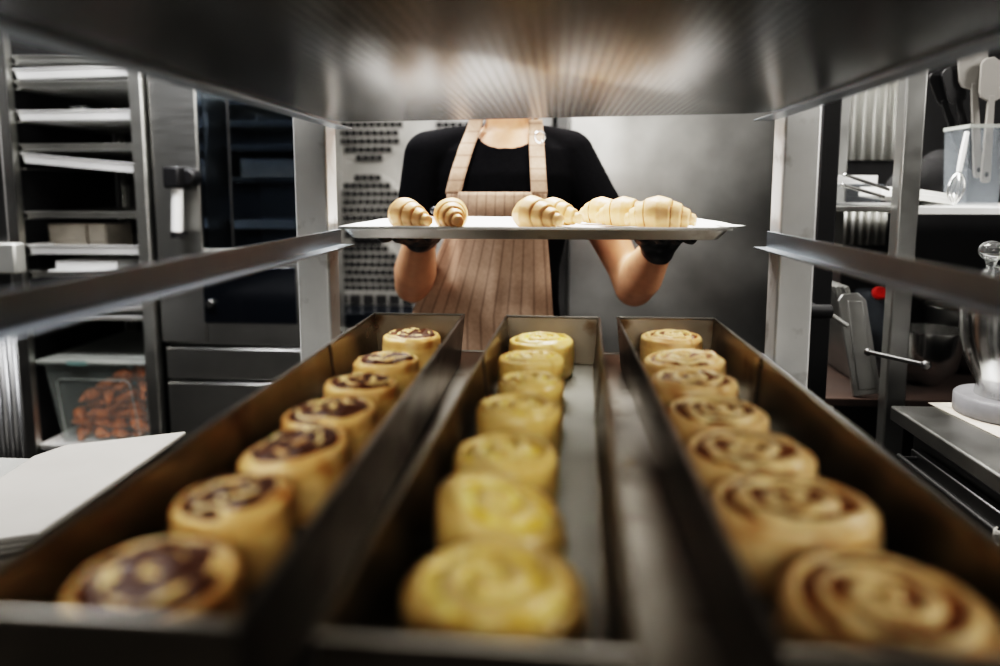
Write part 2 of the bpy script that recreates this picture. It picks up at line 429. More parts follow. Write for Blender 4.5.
# a shallow baking tray with sloped sides; bottom at z0, long edges, rim flange
def tray_mesh(mb, x0, x1, y0, y1, z0, h=.018, slope=.012, lip=.006, cr=.02, t=.0014, nc=6, rise=0.0):
    def loop(ins, z, rr):
        pts = []
        ax0, ax1, ay0, ay1 = x0+ins, x1-ins, y0+ins, y1-ins
        for cx, cy, a0 in ((ax1-rr, ay1-rr, 0), (ax0+rr, ay1-rr, 90), (ax0+rr, ay0+rr, 180), (ax1-rr, ay0+rr, 270)):
            for k in range(nc+1):
                a = R(a0+90*k/nc); pts.append(Vector((cx+rr*math.cos(a), cy+rr*math.sin(a), z)))
        return pts
    specs = [(lip+slope+.004, z0, cr), (lip+slope, z0+.001, cr), (lip, z0+h-.0005, cr*1.1), (0, z0+h, cr*1.3), (0, z0+h-.003, cr*1.3),
             (.0018, z0+h-.003, cr*1.3), (.0018, z0+h-t, cr*1.3), (lip+t, z0+h-t, cr), (lip+slope+t, z0+t, cr), (lip+slope+.004+t, z0+t, cr)]
    # outside goes down, inside comes back: two skins
    out = [mb.bm.verts.new(p) for p in loop(*specs[0])]; first = out; prev = out; n = len(out)
    outer = [specs[1], specs[2], specs[4], specs[3]]
    inner = [(lip-t*.5, z0+h, cr), (lip+slope*(1-rise/h)-t*.5, z0+t*1.2+rise, cr), (lip+slope+.004, z0+t+rise, cr)]
    for sp in outer+inner:
        cur = [mb.bm.verts.new(p) for p in loop(*sp)]
        for i in range(n): mb.bm.faces.new((prev[i], prev[(i+1) % n], cur[(i+1) % n], cur[i]))
        prev = cur
    mb.bm.faces.new(first[::-1]); mb.bm.faces.new(prev)
    return mb

# perforated tray above
ZT = LEV[6]  # rail level above the camera
mb = MB(); tray_mesh(mb, RXL+.006, RXR-.006, .235, 1.04, ZT+.0005, h=.02, slope=.012, lip=.008, cr=.035)
o = mb.build('perforated_tray', M['perf'], origin=(0, .64, ZT+.0005), angle=30)
o.rotation_euler = (0, -math.atan(.008/.6), 0); o.location.z += .0045
tag(o, 'large empty perforated metal baking tray on the rack rails overhead', 'tray')
# tray under the tins
ZS = LEV[4]
mb = MB(); tray_mesh(mb, RXL+.006, RXR-.006, .215, 1.075, ZS+.0005, h=.011, slope=.003, lip=.003, cr=.02, rise=.0078)
o = mb.build('baking_tray', M['undertray'], origin=(0, .64, ZS+.0005), angle=30)
tag(o, 'flat grey metal tray on the rack rails beneath the three long tins', 'tray')

# ------------------------------------------------------------------ long tins
ZR = H0-.181; ZFL = H0-.2445; TB = ZS+.0115
def tin(corners, seam, label):
    """corners: rim corners far-left, far-right, near-right, near-left (world xy)"""
    fl, fr, nr, nl = [Vector((p.x, p.y)) for p in corners]
    cx = (fl+fr+nr+nl)/4
    t = thing('loaf_tin', label, 'tin', (cx.x, cx.y, TB), 'long steel tins of rolls')
    ins = .006
    def ring(k, z):     # k inset
        c = (fl+fr+nr+nl)/4; out = []
        for p in (fl, fr, nr, nl):
            d = p-c; out.append(Vector((p.x-math.copysign(k, d.x), p.y-math.copysign(k, d.y), z)))
        return out
    mb = MB(); w = .0022
    rings = [ring(ins, TB), ring(0, ZR), ring(w, ZR), ring(ins+w, TB+.003)]
    vs = [[mb.bm.verts.new(p) for p in rg] for rg in rings]
    mb.bm.faces.new(vs[0][::-1])
    for a, b in zip(vs[:-1], vs[1:]):
        for i in range(4): mb.bm.faces.new((a[i], a[(i+1) % 4], b[(i+1) % 4], b[i]))
    mb.bm.faces.new(vs[3])
    mb.build('pan_body', M['tin'], t, smooth=False)
    mb = MB(); rg = ring(ins+w+.0015, TB+.0034); v = [mb.bm.verts.new(p) for p in rg]; v2 = [mb.bm.verts.new(p+Vector((0, 0, .0008))) for p in rg]
    mb.bm.faces.new(v[::-1]); mb.bm.faces.new(v2)
    for i in range(4): mb.bm.faces.new((v[i], v[(i+1) % 4], v2[(i+1) % 4], v2[i]))
    mb.build('floor_plate', M['tinfloor'], t, smooth=False)
    # wired rim
    mb = MB(); rg = ring(.001, ZR)
    for i in range(4): mb.tube([rg[i], rg[(i+1) % 4]], .0019, 8)
    mb.build('rim', M['tinrim'], t)
    # folded seams part-way down both long sides
    for side in (0, 1):
        a, b = (fl, nl) if side == 0 else (fr, nr)
        p = a.lerp(b, seam); s = -1 if side == 0 else 1; u = (b-a).normalized()
        for q, off in ((1, .0), ):
            mb = MB()
            xi = p.x
            pts = []
            for (dy, out) in ((0, 1), (.014, 1)):
                pass
            def P(dyy, zz, o): 
                f = (zz-TB)/(ZR-TB); base = ins*(1-f)
                return Vector((xi+u.x*dyy - s*(base+o), p.y+u.y*dyy, zz))
            prof = [(0, w+.0002), (0, w+.0022), (.012, w+.0022), (.012, w+.0002)]
            lo = [mb.bm.verts.new(P(d, TB+.005, o_)) for d, o_ in prof]; hi = [mb.bm.verts.new(P(d, ZR+.001, o_)) for d, o_ in prof]
            mb.bm.faces.new(lo); mb.bm.faces.new(hi[::-1])
            for i in range(4): mb.bm.faces.new((lo[i], lo[(i+1) % 4], hi[(i+1) % 4], hi[i]))
            mb.build('seam_strip', M['tin'], t, smooth=False)
    return t
def rimpt(px, py): return onz(px, py, ZR)
# far-left, far-right rims; sides head for the depth vanishing point
FLp = rimpt(372, 315); FRp = rimpt(464, 316); yn = onz(150, 623, ZR).y
def V2(x, y): return Vector((x, y, 0))
tin((V2(FLp.x, 1.0), V2(FRp.x, 1.0), V2(FRp.x+.001, yn), V2(FLp.x-.001, yn)), .27, 'left long steel loaf tin holding the chocolate swirl rolls')
a = rimpt(505, 318); b = rimpt(600, 319); c = rimpt(306, 646); d = rimpt(640, 656)
tin((V2(a.x, .995), V2(b.x, .990), V2(d.x, d.y), V2(c.x, d.y+.002)), .33, 'middle long steel loaf tin holding the yellow custard rolls')
a = rimpt(617, 318); b = rimpt(715, 319); yr = onz(880, 658, ZR).y
tin((V2(a.x, .995), V2(b.x, .995), V2(b.x+.004, yr), V2(a.x+.001, yr)), .30, 'right long steel loaf tin holding the glazed cinnamon rolls')
TFLOOR = TB+.0044

# ------------------------------------------------------------------ rolls
def roll(name, label, group, px, py, w, h, kind, seed, turns=3.2, tilt=(0, 0), ry_max=None, brown=.5, shiftz=0):
    rnd = random.Random(seed); WOB = {'choc': .42, 'yel': .25, 'cin': .22}[kind]; RW = {'choc': .45, 'yel': .66, 'cin': .58}[kind]
    top = onz(px, py, TFLOOR+h); dz = depth(top)
    rx = w*dz/F/2*.97; ry = min(rx, ry_max) if ry_max else rx
    t = thing(name, label, 'pastry roll', (top.x, top.y, TFLOOR), group)
    t.rotation_euler = (0, 0, 0)
    NA, NR = 112, 34
    p = 1/turns; ph = rnd.random()
    off = Vector((rnd.random()*50, rnd.random()*50, seed))
    sgn = 1
    seamang = rnd.uniform(-2.6, -.6)
    def spiral(rho, th):
        wob = WOB*noise.noise(Vector((math.cos(th)*1.3, math.sin(th)*1.3, rho*2.0))+off)
        return (rho/p - sgn*th/(2*math.pi) + ph + wob) % 1.0
    mb = MB(); bm = mb.bm
    def outl(th):
        # outer radius factor: the strip end makes a small step
        q = ((th-seamang) % (2*math.pi))/(2*math.pi)
        return 1 - .055*q + .02*noise.noise(Vector((math.cos(th)*1.5, math.sin(th)*1.5, 0))+off)
    def topz(rho, th):
        u = spiral(rho, th)
        ridge = math.sin(math.pi*min(1, u/RW)) if u < RW else 0
        ridge = max(0, ridge)**.45
        dome = .16*(1-rho**2)*h*.6
        edge = 1.0
        z = h - .0062 + .0062*ridge + dome*.55 + .0022*noise.noise(Vector((rho*math.cos(th)*2.4, rho*math.sin(th)*2.4, 1))+off)
        if rho > .86:
            k = (rho-.86)/.14; z = (h-.0006-.004*k*k)*(k**.5) + z*(1-k**.5)
        return z
    def tl(x, y, z):   # slump / tilt grows with height
        f = z/h
        return Vector((x*rx, y*ry, z + f*(tilt[0]*x*rx + tilt[1]*y*ry)))
    rings = []; tops = []
    for i in range(NR+1):
        rho = i/NR
        ring = []
        for k in range(NA):
            th = 2*math.pi*k/NA; o_ = outl(th)
            ring.append(bm.verts.new(tl(rho*o_*math.cos(th), rho*o_*math.sin(th), topz(rho, th))))
        rings.append(ring)
    ns = 12
    for j in range(1, ns+1):
        f = j/ns; z = h*(1-f)
        ring = []
        for k in range(NA):
            th = 2*math.pi*k/NA
            bul = 1 + .045*math.sin(math.pi*min(1, f*1.02)) - .05*max(0, (f-.85)/.15)**2
            bul += .018*noise.noise(Vector((math.cos(th)*2, math.sin(th)*2, z*40))+off)
            o_ = outl(th)*bul
            zz = min(z, topz(1, th)-.0005*j) if j < 3 else z
            ring.append(bm.verts.new(tl(o_*math.cos(th), o_*math.sin(th), max(0, zz))))
        rings.append(ring)
    for a_, b_ in zip(rings[:-1], rings[1:]):
        for k in range(NA):
            bm.faces.new((a_[k], b_[k], b_[(k+1) % NA], a_[(k+1) % NA]))
    bm.faces.new(rings[-1])
    bmesh.ops.remove_doubles(bm, verts=rings[0], dist=.0002)
    bmesh.ops.transform(bm, matrix=Matrix.Translation(t.location), verts=bm.verts)
    ob = mb.build('dough', M[{'choc': 'dough_choc', 'yel': 'dough_yel', 'cin': 'dough_cin'}[kind]], t, angle=60)
    me = ob.data; at_ = me.attributes.new('brown', 'FLOAT', 'POINT')
    for v in me.vertices:
        co = v.co; rr = math.hypot(co.x/rx, co.y/ry); n1 = noise.noise(co*45+off)
        f = 0
        if rr > .80 and co.z > h*.72: f = .55*brown
        f += max(0, n1-.12)*1.5*brown
        if co.z < h*.25: f += .35*brown*(1-co.z/(h*.25))
        if rr < .8 and co.z > h*.7: f += .35*brown*max(0, noise.noise(co*70+off)+.3)
        at_.data[v.index].value = max(0, min(1, f))
    # filling lies in the valley of the spiral, below the dough ridges
    mb = MB(); bm = mb.bm; lvl = {'choc': .0007, 'yel': .0034, 'cin': .0028}[kind]
    rings = []
    for i in range(22):
        rho = i/21*.885; ring = []
        for k in range(72):
            th = 2*math.pi*k/72
            dome = .16*(1-rho**2)*h*.6*.55
            bl = .0030*noise.noise(Vector((rho*math.cos(th)*3.0, rho*math.sin(th)*3.0, 7))+off)+ .0012*noise.noise(Vector((rho*math.cos(th)*11, rho*math.sin(th)*11, 3))+off)
            z = h-lvl+dome+bl
            if rho > .8: z -= (rho-.8)/.085*.006
            o_ = outl(th)
            ring.append(bm.verts.new(tl(rho*o_*math.cos(th), rho*o_*math.sin(th), z)))
        rings.append(ring)
    for a_, b_ in zip(rings[:-1], rings[1:]):
        for k in range(72): bm.faces.new((a_[k], b_[k], b_[(k+1) % 72], a_[(k+1) % 72]))
    bmesh.ops.remove_doubles(bm, verts=rings[0], dist=.0002)
    bmesh.ops.transform(bm, matrix=Matrix.Translation(t.location), verts=bm.verts)
    mb.build('filling', M['fill_'+kind], t, angle=70)
    return t

left = [(411, 333, 60, 3.0, (0, 0), 'farthest chocolate swirl roll at the back of the left tin, dark glossy top'),
        (386, 357, 68, 2.6, (.05, -.05), 'second chocolate roll from the back of the left tin, brown crusted sides'),
        (361, 380, 76, 2.8, (0, -.06), 'third chocolate roll from the back of the left tin, pale swirled top'),
        (329, 408, 96, 2.4, (.06, 0), 'chocolate roll in the middle of the left tin, thick dark filling on top'),
        (293, 443, 111, 2.4, (.16, .06), 'third chocolate roll from the front of the left tin, tilted browned top'),
        (232, 492, 118, 2.2, (.04, 0), 'second chocolate roll from the front of the left tin, tall with blotched top'),
        (152, 572, 168, 2.4, (0, .03), 'nearest blurred chocolate roll at the front of the left tin')]
def place(rows, name, group, kind, h, seed0, brown):
    ys = [onz(r_[0], r_[1], TFLOOR+h).y for r_ in rows]
    for i, (px, py, w, tn, tl_, lab) in enumerate(rows):
        gap = min([abs(ys[i]-ys[j]) for j in (i-1, i+1) if 0 <= j < len(rows)])
        roll(name, lab, group, px, py, w, h, kind, seed0+i, tn, tl_, gap/2*1.03, brown)
place(left, 'chocolate_roll', 'chocolate swirl rolls in the left tin', 'choc', .051, 11, .75)
mid = [(541, 337, 66, 2.6, (0, 0), 'farthest custard roll in the middle tin, duller yellow, set to the right'),
       (531, 355, 68, 2.6, (0, -.05), 'second custard roll from the back of the middle tin, bright glazed top'),
       (530, 378, 68, 2.6, (0, -.03), 'third custard roll from the back of the middle tin, short and pale'),
       (518, 403, 87, 2.6, (0, -.02), 'custard roll in the middle of the middle tin, shiny wet spots on top'),
       (505, 448, 105, 2.2, (0, 0), 'third custard roll from the front of the middle tin, smooth yellow top'),
       (500, 500, 130, 2.0, (-.30, .10), 'second custard roll from the front of the middle tin, slumped sideways'),
       (493, 578, 186, 2.4, (0, 0), 'nearest blurred custard roll at the front of the middle tin')]
place(mid, 'custard_roll', 'custard rolls in the middle tin', 'yel', .051, 31, .35)
right = [(671, 334, 62, 3.2, (0, 0), 'farthest cinnamon roll at the back of the right tin, brown glazed swirl'),
         (684, 356, 82, 2.8, (.04, -.03), 'second cinnamon roll from the back of the right tin, orange browned rim'),
         (693, 376, 88, 2.6, (0, -.03), 'third cinnamon roll from the back of the right tin, pale swirled top'),
         (716, 408, 102, 3.0, (0, 0), 'cinnamon roll in the middle of the right tin, peaked swirl top'),
         (748, 447, 130, 2.8, (0, .02), 'third cinnamon roll from the front of the right tin, wide caramel swirl'),
         (792, 497, 165, 2.8, (0, 0), 'second cinnamon roll from the front of the right tin, clear spiral ridges'),
         (886, 596, 210, 2.8, (0, 0), 'nearest blurred cinnamon roll at the front of the right tin')]
place(right, 'cinnamon_roll', 'cinnamon rolls in the right tin', 'cin', .050, 51, .45)

# ------------------------------------------------------------------ croissant tray with parchment
TZ = H0-.0735
p0 = at(336, 236, 1.03); p1 = at(735, 240, 1.03)
TX0, TX1, TY0, TY1 = p0.x, p1.x, 1.03, 1.43
mb = MB(); tray_mesh(mb, TX0, TX1, TY0, TY1, TZ, h=.0185, slope=.014, lip=.004, cr=.012, rise=.0095)
o = mb.build('croissant_tray', M['tray'], origin=((TX0+TX1)/2, 1.23, TZ), angle=30)
tag(o, 'stained aluminium baking tray of raw croissants held by the baker', 'tray')
mb = MB()
PZ = TZ+.0165
def pf(i, j):
    u = i/40; v = j/24
    x = TX0+.010+(TX1-TX0-.012)*u; y = TY0+.008+(TY1-TY0-.012)*v
    z = PZ+.0012*noise.noise(Vector((x*9, y*9, 0)))
    if u > .955: z += (u-.955)*.25*(1-v*.5); x += (u-.955)*.30*(1.1-v)
    if u < .04 : z += (.04-u)*.06
    return Vector((x, y, z))
# the paper lies on the tray floor and climbs its sides
def pf2(i, j):
    u = i/40; v = j/24
    x = TX0+.004+(TX1-TX0-.006)*u; y = TY0+.004+(TY1-TY0-.008)*v
    e = min(min(u, 1-u)*(TX1-TX0), min(v, 1-v)*(TY1-TY0)*1.0)
    k = max(0, min(1, (e)/.022)); k = k*k*(3-2*k)
    z = TZ+.0135+.0060*(1-k)+.0010*noise.noise(Vector((x*14, y*14, 0)))
    if u > .95: x += (u-.95)*.36*(1-v); z += (u-.95)*.05
    return Vector((x, y, z))
mb.grid(pf2, 41, 25)
o = mb.build('parchment_sheet', M['paper'], origin=((TX0+TX1)/2, 1.23, TZ+.003), solid=.0004, angle=70)
tag(o, 'white parchment sheet lining the croissant tray, corner folded over the right edge', 'parchment')

def croissant_mesh(Lh=.056, Rm=.029, n=4, seed=0, bend=.25):
    rnd = random.Random(seed); off = Vector((rnd.random()*30, 3, seed))
    mb = MB(); NS, NA = 150, 56; mb.cre = []
    rad = [1.0, .80, .57, .35]; n = 3
    def fn(i, j):
        th = 2*math.pi*i/NA; s = -1+2*j/(NS-1); a = abs(s)
        sh = .045*math.cos(th+(.6 if s > 0 else 2.2)) + .02*noise.noise(Vector((math.cos(th), math.sin(th), s))+off)
        # nested bands: each band starts with a rounded step
        edges = [.0, .36, .62, .82]
        q = a+sh; r = 0; cr_ = 0
        for b_ in range(n+1):
            e0 = edges[b_]; e1 = edges[b_+1] if b_+1 < len(edges) else 1.02
            if q >= e0 or b_ == 0:
                t = max(0, min(1, (q-e0)/(e1-e0)))
                r = rad[b_]*(1-.14*t); cr_ = max(0, 1-t/.10) if b_ else 0
                if t > .90 and b_ < n: cr_ = (t-.90)/.10
                rr = .24
                if t > 1-rr:
                    k = (t-(1-rr))/rr
                    nxt = rad[b_+1] if b_+1 < len(rad) else 0.10
                    r = r - (r-nxt*.80)*(1-math.sqrt(max(0, 1-k**3)))
        mb.cre.append(cr_)
        if a > .96: r *= math.sqrt(max(0, 1-((a-.96)/.04)**2))*.9+.02
        r *= Rm*(1+.03*noise.noise(Vector((math.cos(th)*1.5, math.sin(th)*1.5, s*3))+off))
        x = s*Lh; cz = Rm*.78; 
        y = r*math.cos(th) + bend*Lh*s*s; z = cz*(1-.45*a*a) + r*math.sin(th)
        if z < .001: z = .001+(z-.001)*.08
        return Vector((x, y, max(0, z)))
    mb.grid(fn, NA, NS, closeu=True)
    bmesh.ops.holes_fill(mb.bm, edges=[e for e in mb.bm.edges if e.is_boundary])
    return mb
def add_brown_and_shade(o, k=.5, cre=()):  # random browning plus shade painted dark along the band steps
    me = o.data; at_ = me.attributes.new('brown', 'FLOAT', 'POINT')
    for v in me.vertices:
        at_.data[v.index].value = max(0, min(1, k*(noise.noise(v.co*60)+.15) + (.85*cre[v.index] if v.index < len(cre) else 0)))
cz0 = TZ+.0150
cs = [(405, 1.075, -48, 1.0, 'leftmost raw croissant on the held tray, tip turned to the right'),
      (451, 1.075, -82, 1.0, 'second raw croissant from the left, its tip pointing straight forward'),
      (532, 1.085, -50, 1.06, 'larger raw croissant near the middle of the tray, front one of two'),
      (553, 1.165, -46, 1.0, 'raw croissant partly hidden behind the larger middle croissant'),
      (658, 1.078, -20, 1.06, 'raw croissant at the front of the right-hand group, tip pointing right'),
      (624, 1.150, -24, 1.02, 'raw croissant in the middle of the right-hand row of three'),
      (602, 1.225, -28, 1.0, 'farthest raw croissant in the right-hand row, next to the black sleeve')]
for i, (px, Y, rz, s, lab) in enumerate(cs):
    p = at(px, 225, Y); mb = croissant_mesh(seed=i+1, Lh=.052, Rm=.0265)
    o = mb.build('raw_croissant', M['croissant'], origin=(0, 0, 0), angle=60)
    add_brown_and_shade(o, .35, mb.cre); o.location = (p.x, Y, cz0); o.rotation_euler = (0, 0, R(rz)); o.scale = (s, s, s)
    tag(o, lab, 'croissant', 'raw croissants on the held tray')

# ------------------------------------------------------------------ the baker
BX, BY = -.112, 1.66
person = thing('person', 'person in black t-shirt, striped apron and black gloves holding the croissant tray', 'person', (BX-.03, BY, 0))
def W(x, y, z): return (x, y, z+H0)
sL, eL, wL = W(-.298, 1.665, .076), W(-.336, 1.630, -.222), W(-.290, 1.485, -.100)
sR, eR, wR = W(.026, 1.665, .076), W(.182, 1.620, -.222), W(.212, 1.475, -.120)
def torso(mb, inf=0.0, low=True):
    # stacked ellipsoid slabs: (x, y, z, half width, half depth)
    secs = [(-.150, 1.665, -.42, .165, .115), (-.148, 1.665, -.34, .158, .108), (-.140, 1.665, -.26, .140, .098), (-.130, 1.662, -.18, .132, .095),
            (-.122, 1.657, -.10, .140, .102), (-.115, 1.650, -.03, .150, .112), (-.112, 1.652, .03, .158, .108), (-.112, 1.660, .08, .158, .088), (-.112, 1.668, .112, .118, .062)]
    for i in range(len(secs)-1):
        a_, b_ = secs[i], secs[i+1]
        for k in range(5):
            t = k/5; x, y, z, hw, hd = [a_[q]*(1-t)+b_[q]*t for q in range(5)]
            mb.ball(W(x, y, z), 1, (hw+inf, hd+inf, .045))
mb = Flesh(); torso(mb)
NK = W(-.112, 1.655, .20)
mb.limb([(W(-.112, 1.675, .09), .062), (W(-.112, 1.668, .15), .056), (W(-.112, 1.650, .21), .055)])
for s_, e_, w_ in ((sL, eL, wL), (sR, eR, wR)):
    s2 = Vector(s_); e2 = Vector(e_); w2 = Vector(w_)
    mb.limb([(Vector(W(-.112, 1.672, .115)).lerp(s2, .55), .045), (s2, .052), (s2.lerp(e2, .45), .046), (s2.lerp(e2, .85), .040), (e2, .046), (e2.lerp(w2, .3), .050), (e2.lerp(w2, .7), .040), (w2, .031)])
# head: skull, jaw, nose, ears, lips
hx, hy, hz = -.112, 1.625, .315
mb.ball(W(hx, hy+.015, hz+.03), 1, (.075, .092, .095)); mb.ball(W(hx, hy-.020, hz-.035), 1, (.058, .065, .070)); mb.ball(W(hx, hy-.050, hz-.088), 1, (.030, .026, .022))
mb.limb([(W(hx, hy-.085, hz+.015), .008), (W(hx, hy-.100, hz-.018), .012)]); mb.ball(W(hx-.010, hy-.092, hz-.022), .008); mb.ball(W(hx+.010, hy-.092, hz-.022), .008)
mb.ball(W(hx, hy-.082, hz-.047), 1, (.024, .010, .006)); mb.ball(W(hx, hy-.080, hz-.058), 1, (.020, .010, .006))
for s in (-1, 1):
    mb.limb([(W(hx+s*.018, hy-.066, hz+.018), .0085), (W(hx+s*.042, hy-.061, hz+.018), .0085)])
    mb.limb([(W(hx+s*.018, hy-.066, hz-.003), .0060), (W(hx+s*.042, hy-.060, hz-.002), .0060)])
    mb.ball(W(hx+s*.036, hy-.052, hz-.028), .022)
    mb.ball(W(hx+s*.078, hy+.015, hz-.005), 1, (.010, .018, .030))
    mb.limb([(W(hx+s*.010, hy-.074, hz+.030), .009), (W(hx+s*.045, hy-.066, hz+.030), .008)])
# legs under the trousers
for s in (-1, 1):
    mb.limb([(W(-.15+s*.085, 1.665, -.42), .080), (W(-.15+s*.09, 1.66, -.82), .052), (W(-.15+s*.095, 1.68, -1.20), .034)])
body = mb.build('body', M['skin'], person); remesh(body, .0065, 5)
# eyes
for s in (-1, 1):
    mb = MB(); mb.ball(W(hx+s*.030, hy-.0640, hz+.010), .0115); ey = mb.build('eye', M['white'], person)
    mb = MB(); mb.ball(W(hx+s*.030, hy-.0740, hz+.007), 1, (.0045, .0028, .0045)); mb.build('iris', M['hair'], ey)
mb = Flesh(); mb.ball(W(hx, hy+.030, hz+.050), 1, (.084, .095, .092)); mb.ball(W(hx, hy+.115, hz+.045), 1, (.036, .034, .036)); mb.ball(W(hx, hy+.05, hz-.02), 1, (.074, .062, .06))
mb.limb([(W(hx-.070, hy-.030, hz+.075), .020), (W(hx, hy-.052, hz+.098), .020), (W(hx+.070, hy-.030, hz+.075), .020)])
for s in (-1, 1): mb.limb([(W(hx+s*.074, hy-.015, hz+.06), .016), (W(hx+s*.078, hy+.02, hz+.015), .014)])
lp = MB(); lp.ball(W(hx, hy-.0885, hz-.0475), 1, (.021, .006, .0045)); lp.ball(W(hx, hy-.0870, hz-.056), 1, (.018, .006, .0048)); lp.build('lips', M['lip'], person)
for s in (-1, 1):
    eb = MB(); eb.tube([W(hx+s*.014, hy-.0790, hz+.034), W(hx+s*.030, hy-.0785, hz+.040), W(hx+s*.048, hy-.0700, hz+.036)], [.002, .003, .0015], 8); eb.build('eyebrow', M['hair'], person)
hair = mb.build('hair', M['hair'], person); remesh(hair, .006, 4)
# trousers and shoes
mb = Flesh()
for s in (-1, 1):
    mb.limb([(W(-.15+s*.075, 1.668, -.40), .098), (W(-.15+s*.088, 1.66, -.80), .068), (W(-.15+s*.095, 1.68, -1.19), .055)])
mb.ball(W(-.15, 1.668, -.37), 1, (.172, .120, .11))
tr = mb.build('trousers', M['trouser'], person); remesh(tr, .009, 4)
for s in (-1, 1):
    mb = Flesh(); mb.ball(W(-.15+s*.095, 1.69, -1.255), 1, (.045, .062, .045)); mb.ball(W(-.15+s*.10, 1.60, -1.265), 1, (.048, .10, .033))
    sh = mb.build('shoe', M['shoe'], person); remesh(sh, .006, 3)
    for v in sh.data.vertices:
        zz = v.co.z; 
        if zz < .002: v.co.z = .002
# t-shirt
mb = Flesh(); torso(mb, .010)
for s_, e_ in ((sL, eL), (sR, eR)):
    s2 = Vector(s_); e2 = Vector(e_)
    mb.limb([(Vector(W(-.112, 1.672, .118)).lerp(s2, .3), .052), (s2, .064), (s2.lerp(e2, .32), .064), (s2.lerp(e2, .56), .066)])
mb.limb([(W(-.112, 1.675, .10), .066), (W(-.112, 1.672, .15), .064)])
shirt = mb.build('t_shirt', M['shirt'], person); remesh(shirt, .006, 4)
bm = bmesh.new(); bm.from_mesh(shirt.data)
pm = wmat(person); kill = []
cutL = Vector(sL).lerp(Vector(eL), .50); nL = (Vector(eL)-Vector(sL)).normalized(); nL = (nL+Vector((.25, 0, 0))).normalized()
cutR = Vector(sR).lerp(Vector(eR), .50); nR = (Vector(eR)-Vector(sR)).normalized(); nR = (nR+Vector((-.1, 0, 0))).normalized()
neck_c = Vector(W(-.112, 1.66, .165))
for v in bm.verts:
    w_ = pm @ v.co
    if (w_-cutL).dot(nL) > 0 and w_.x < -.225 and w_.z > H0-.22: kill.append(v); continue
    if (w_-cutR).dot(nR) > 0 and w_.x > .055 and w_.z > H0-.25: kill.append(v); continue
    zc = .160 if w_.y < 1.66 else .185
    if ((w_.x+.112)/.074)**2 + ((w_.z-H0-zc)/.066)**2 < 1: kill.append(v); continue
    if w_.z > H0+.165: kill.append(v); continue
bmesh.ops.delete(bm, geom=kill, context='VERTS')
# tidy the cut edges
for _ in range(3):
    bv = [v for v in bm.verts if v.is_boundary]; bmesh.ops.smooth_vert(bm, verts=bv, factor=.5, use_axis_x=True, use_axis_y=True, use_axis_z=True)
bm.to_mesh(shirt.data); bm.free(); shirt.data.shade_smooth()
md = shirt.modifiers.new('solid', 'SOLIDIFY'); md.thickness = .003; md.offset = -1
# apron over the front of the shirt
bm = bmesh.new(); bm.from_mesh(shirt.data); bmesh.ops.transform(bm, matrix=pm, verts=bm.verts)
b2 = bmesh.new(); b2.from_mesh(tr.data); bmesh.ops.transform(b2, matrix=pm, verts=b2.verts)
bv1 = BVHTree.FromBMesh(bm); bv2 = BVHTree.FromBMesh(b2)
def front(x, z):
    ys = []
    for bv in (bv1, bv2):
        h_ = bv.ray_cast(Vector((x, .9, z)), Vector((0, 1, 0)))
        if h_[0] is not None: ys.append(h_[0].y)
    return min(ys) if ys else 1.62
def cloth_grid(name, left_fn, right_fn, z_top, z_bot, nu, nv, parent, off=.009, smooth_it=14, folds=0.0):
    P = [[None]*nv for _ in range(nu)]
    for j in range(nv):
        z = z_top+(z_bot-z_top)*j/(nv-1); xl, xr = left_fn(z), right_fn(z)
        for i in range(nu):
            x = xl+(xr-xl)*i/(nu-1); P[i][j] = [x, min(front(x, z), 1.64), z]
    for _ in range(smooth_it):
        Q = [[P[i][j][1] for j in range(nv)] for i in range(nu)]
        for i in range(nu):
            for j in range(nv):
                nb = [Q[a_][b_] for a_, b_ in ((i-1, j), (i+1, j), (i, j-1), (i, j+1)) if 0 <= a_ < nu and 0 <= b_ < nv]
                P[i][j][1] = min(Q[i][j], .5*Q[i][j]+.5*sum(nb)/len(nb))
    mb = MB(); 
    def fn(i, j):
        x, y, z = P[i][j]
        f = folds*(noise.noise(Vector((x*16+3, z*4.5, 2)))+.5*noise.noise(Vector((x*34, z*9, 5))))
        return Vector((x, y-off+f, z))
    mb.grid(fn, nu, nv)
    o = mb.build(name, M['apron'], parent, solid=.0018, angle=70)
    at_ = o.data.attributes.new('stripe', 'FLOAT', 'POINT')
    k = 0
    for i in range(nu):
        for j in range(nv):
            at_.data[i*nv+j].value = (i/(nu-1)-.5)*.26 if nu > 12 else (j*.0045)
    return o, P
def lerp(a, b, t): return a+(b-a)*max(0, min(1, t))
ztop = H0-.004
def aL(z):
    d = ztop-z
    if d < .10: return -.244+0*d - .10*d
    return lerp(-.254, -.336, (d-.10)/.18) - max(0, d-.28)*.06
def aR(z):
    d = ztop-z
    if d < .10: return -.020+.02*d
    return lerp(-.018, -.004, (d-.10)/.18) + max(0, d-.28)*.14
apron, AP = cloth_grid('apron', aL, aR, ztop, H0-.78, 44, 90, person, folds=.006)
# straps from the bib over the shoulders
def strap(xa, za, xb, zb, w=.036):
    nv = 30; mb = MB(); pts = []
    for j in range(nv):
        t = j/(nv-1); x = xa+(xb-xa)*t; z = za+(zb-za)*t
        pts.append((x, z))
    ys = []
    for x, z in pts:
        y = min(front(x-w*.4, z), front(x, z), front(x+w*.4, z)); ys.append(min(y, 1.66))
    for _ in range(6):
        ys = [min(ys[k], (ys[max(k-1, 0)]+ys[min(k+1, nv-1)])/2) if 0 < k < nv-1 else ys[k] for k in range(nv)]
    def fn(i, j):
        x, z = pts[j]; return Vector((x+w*(i/5-.5)*(1-.1*j/nv), ys[j]-.008, z))
    mb.grid(fn, 6, nv)
    o = mb.build('strap', M['apron'], apron, solid=.002, angle=70)
    at_ = o.data.attributes.new('stripe', 'FLOAT', 'POINT')
    for i in range(6):
        for j in range(nv): at_.data[i*nv+j].value = j*.0052
    return ys
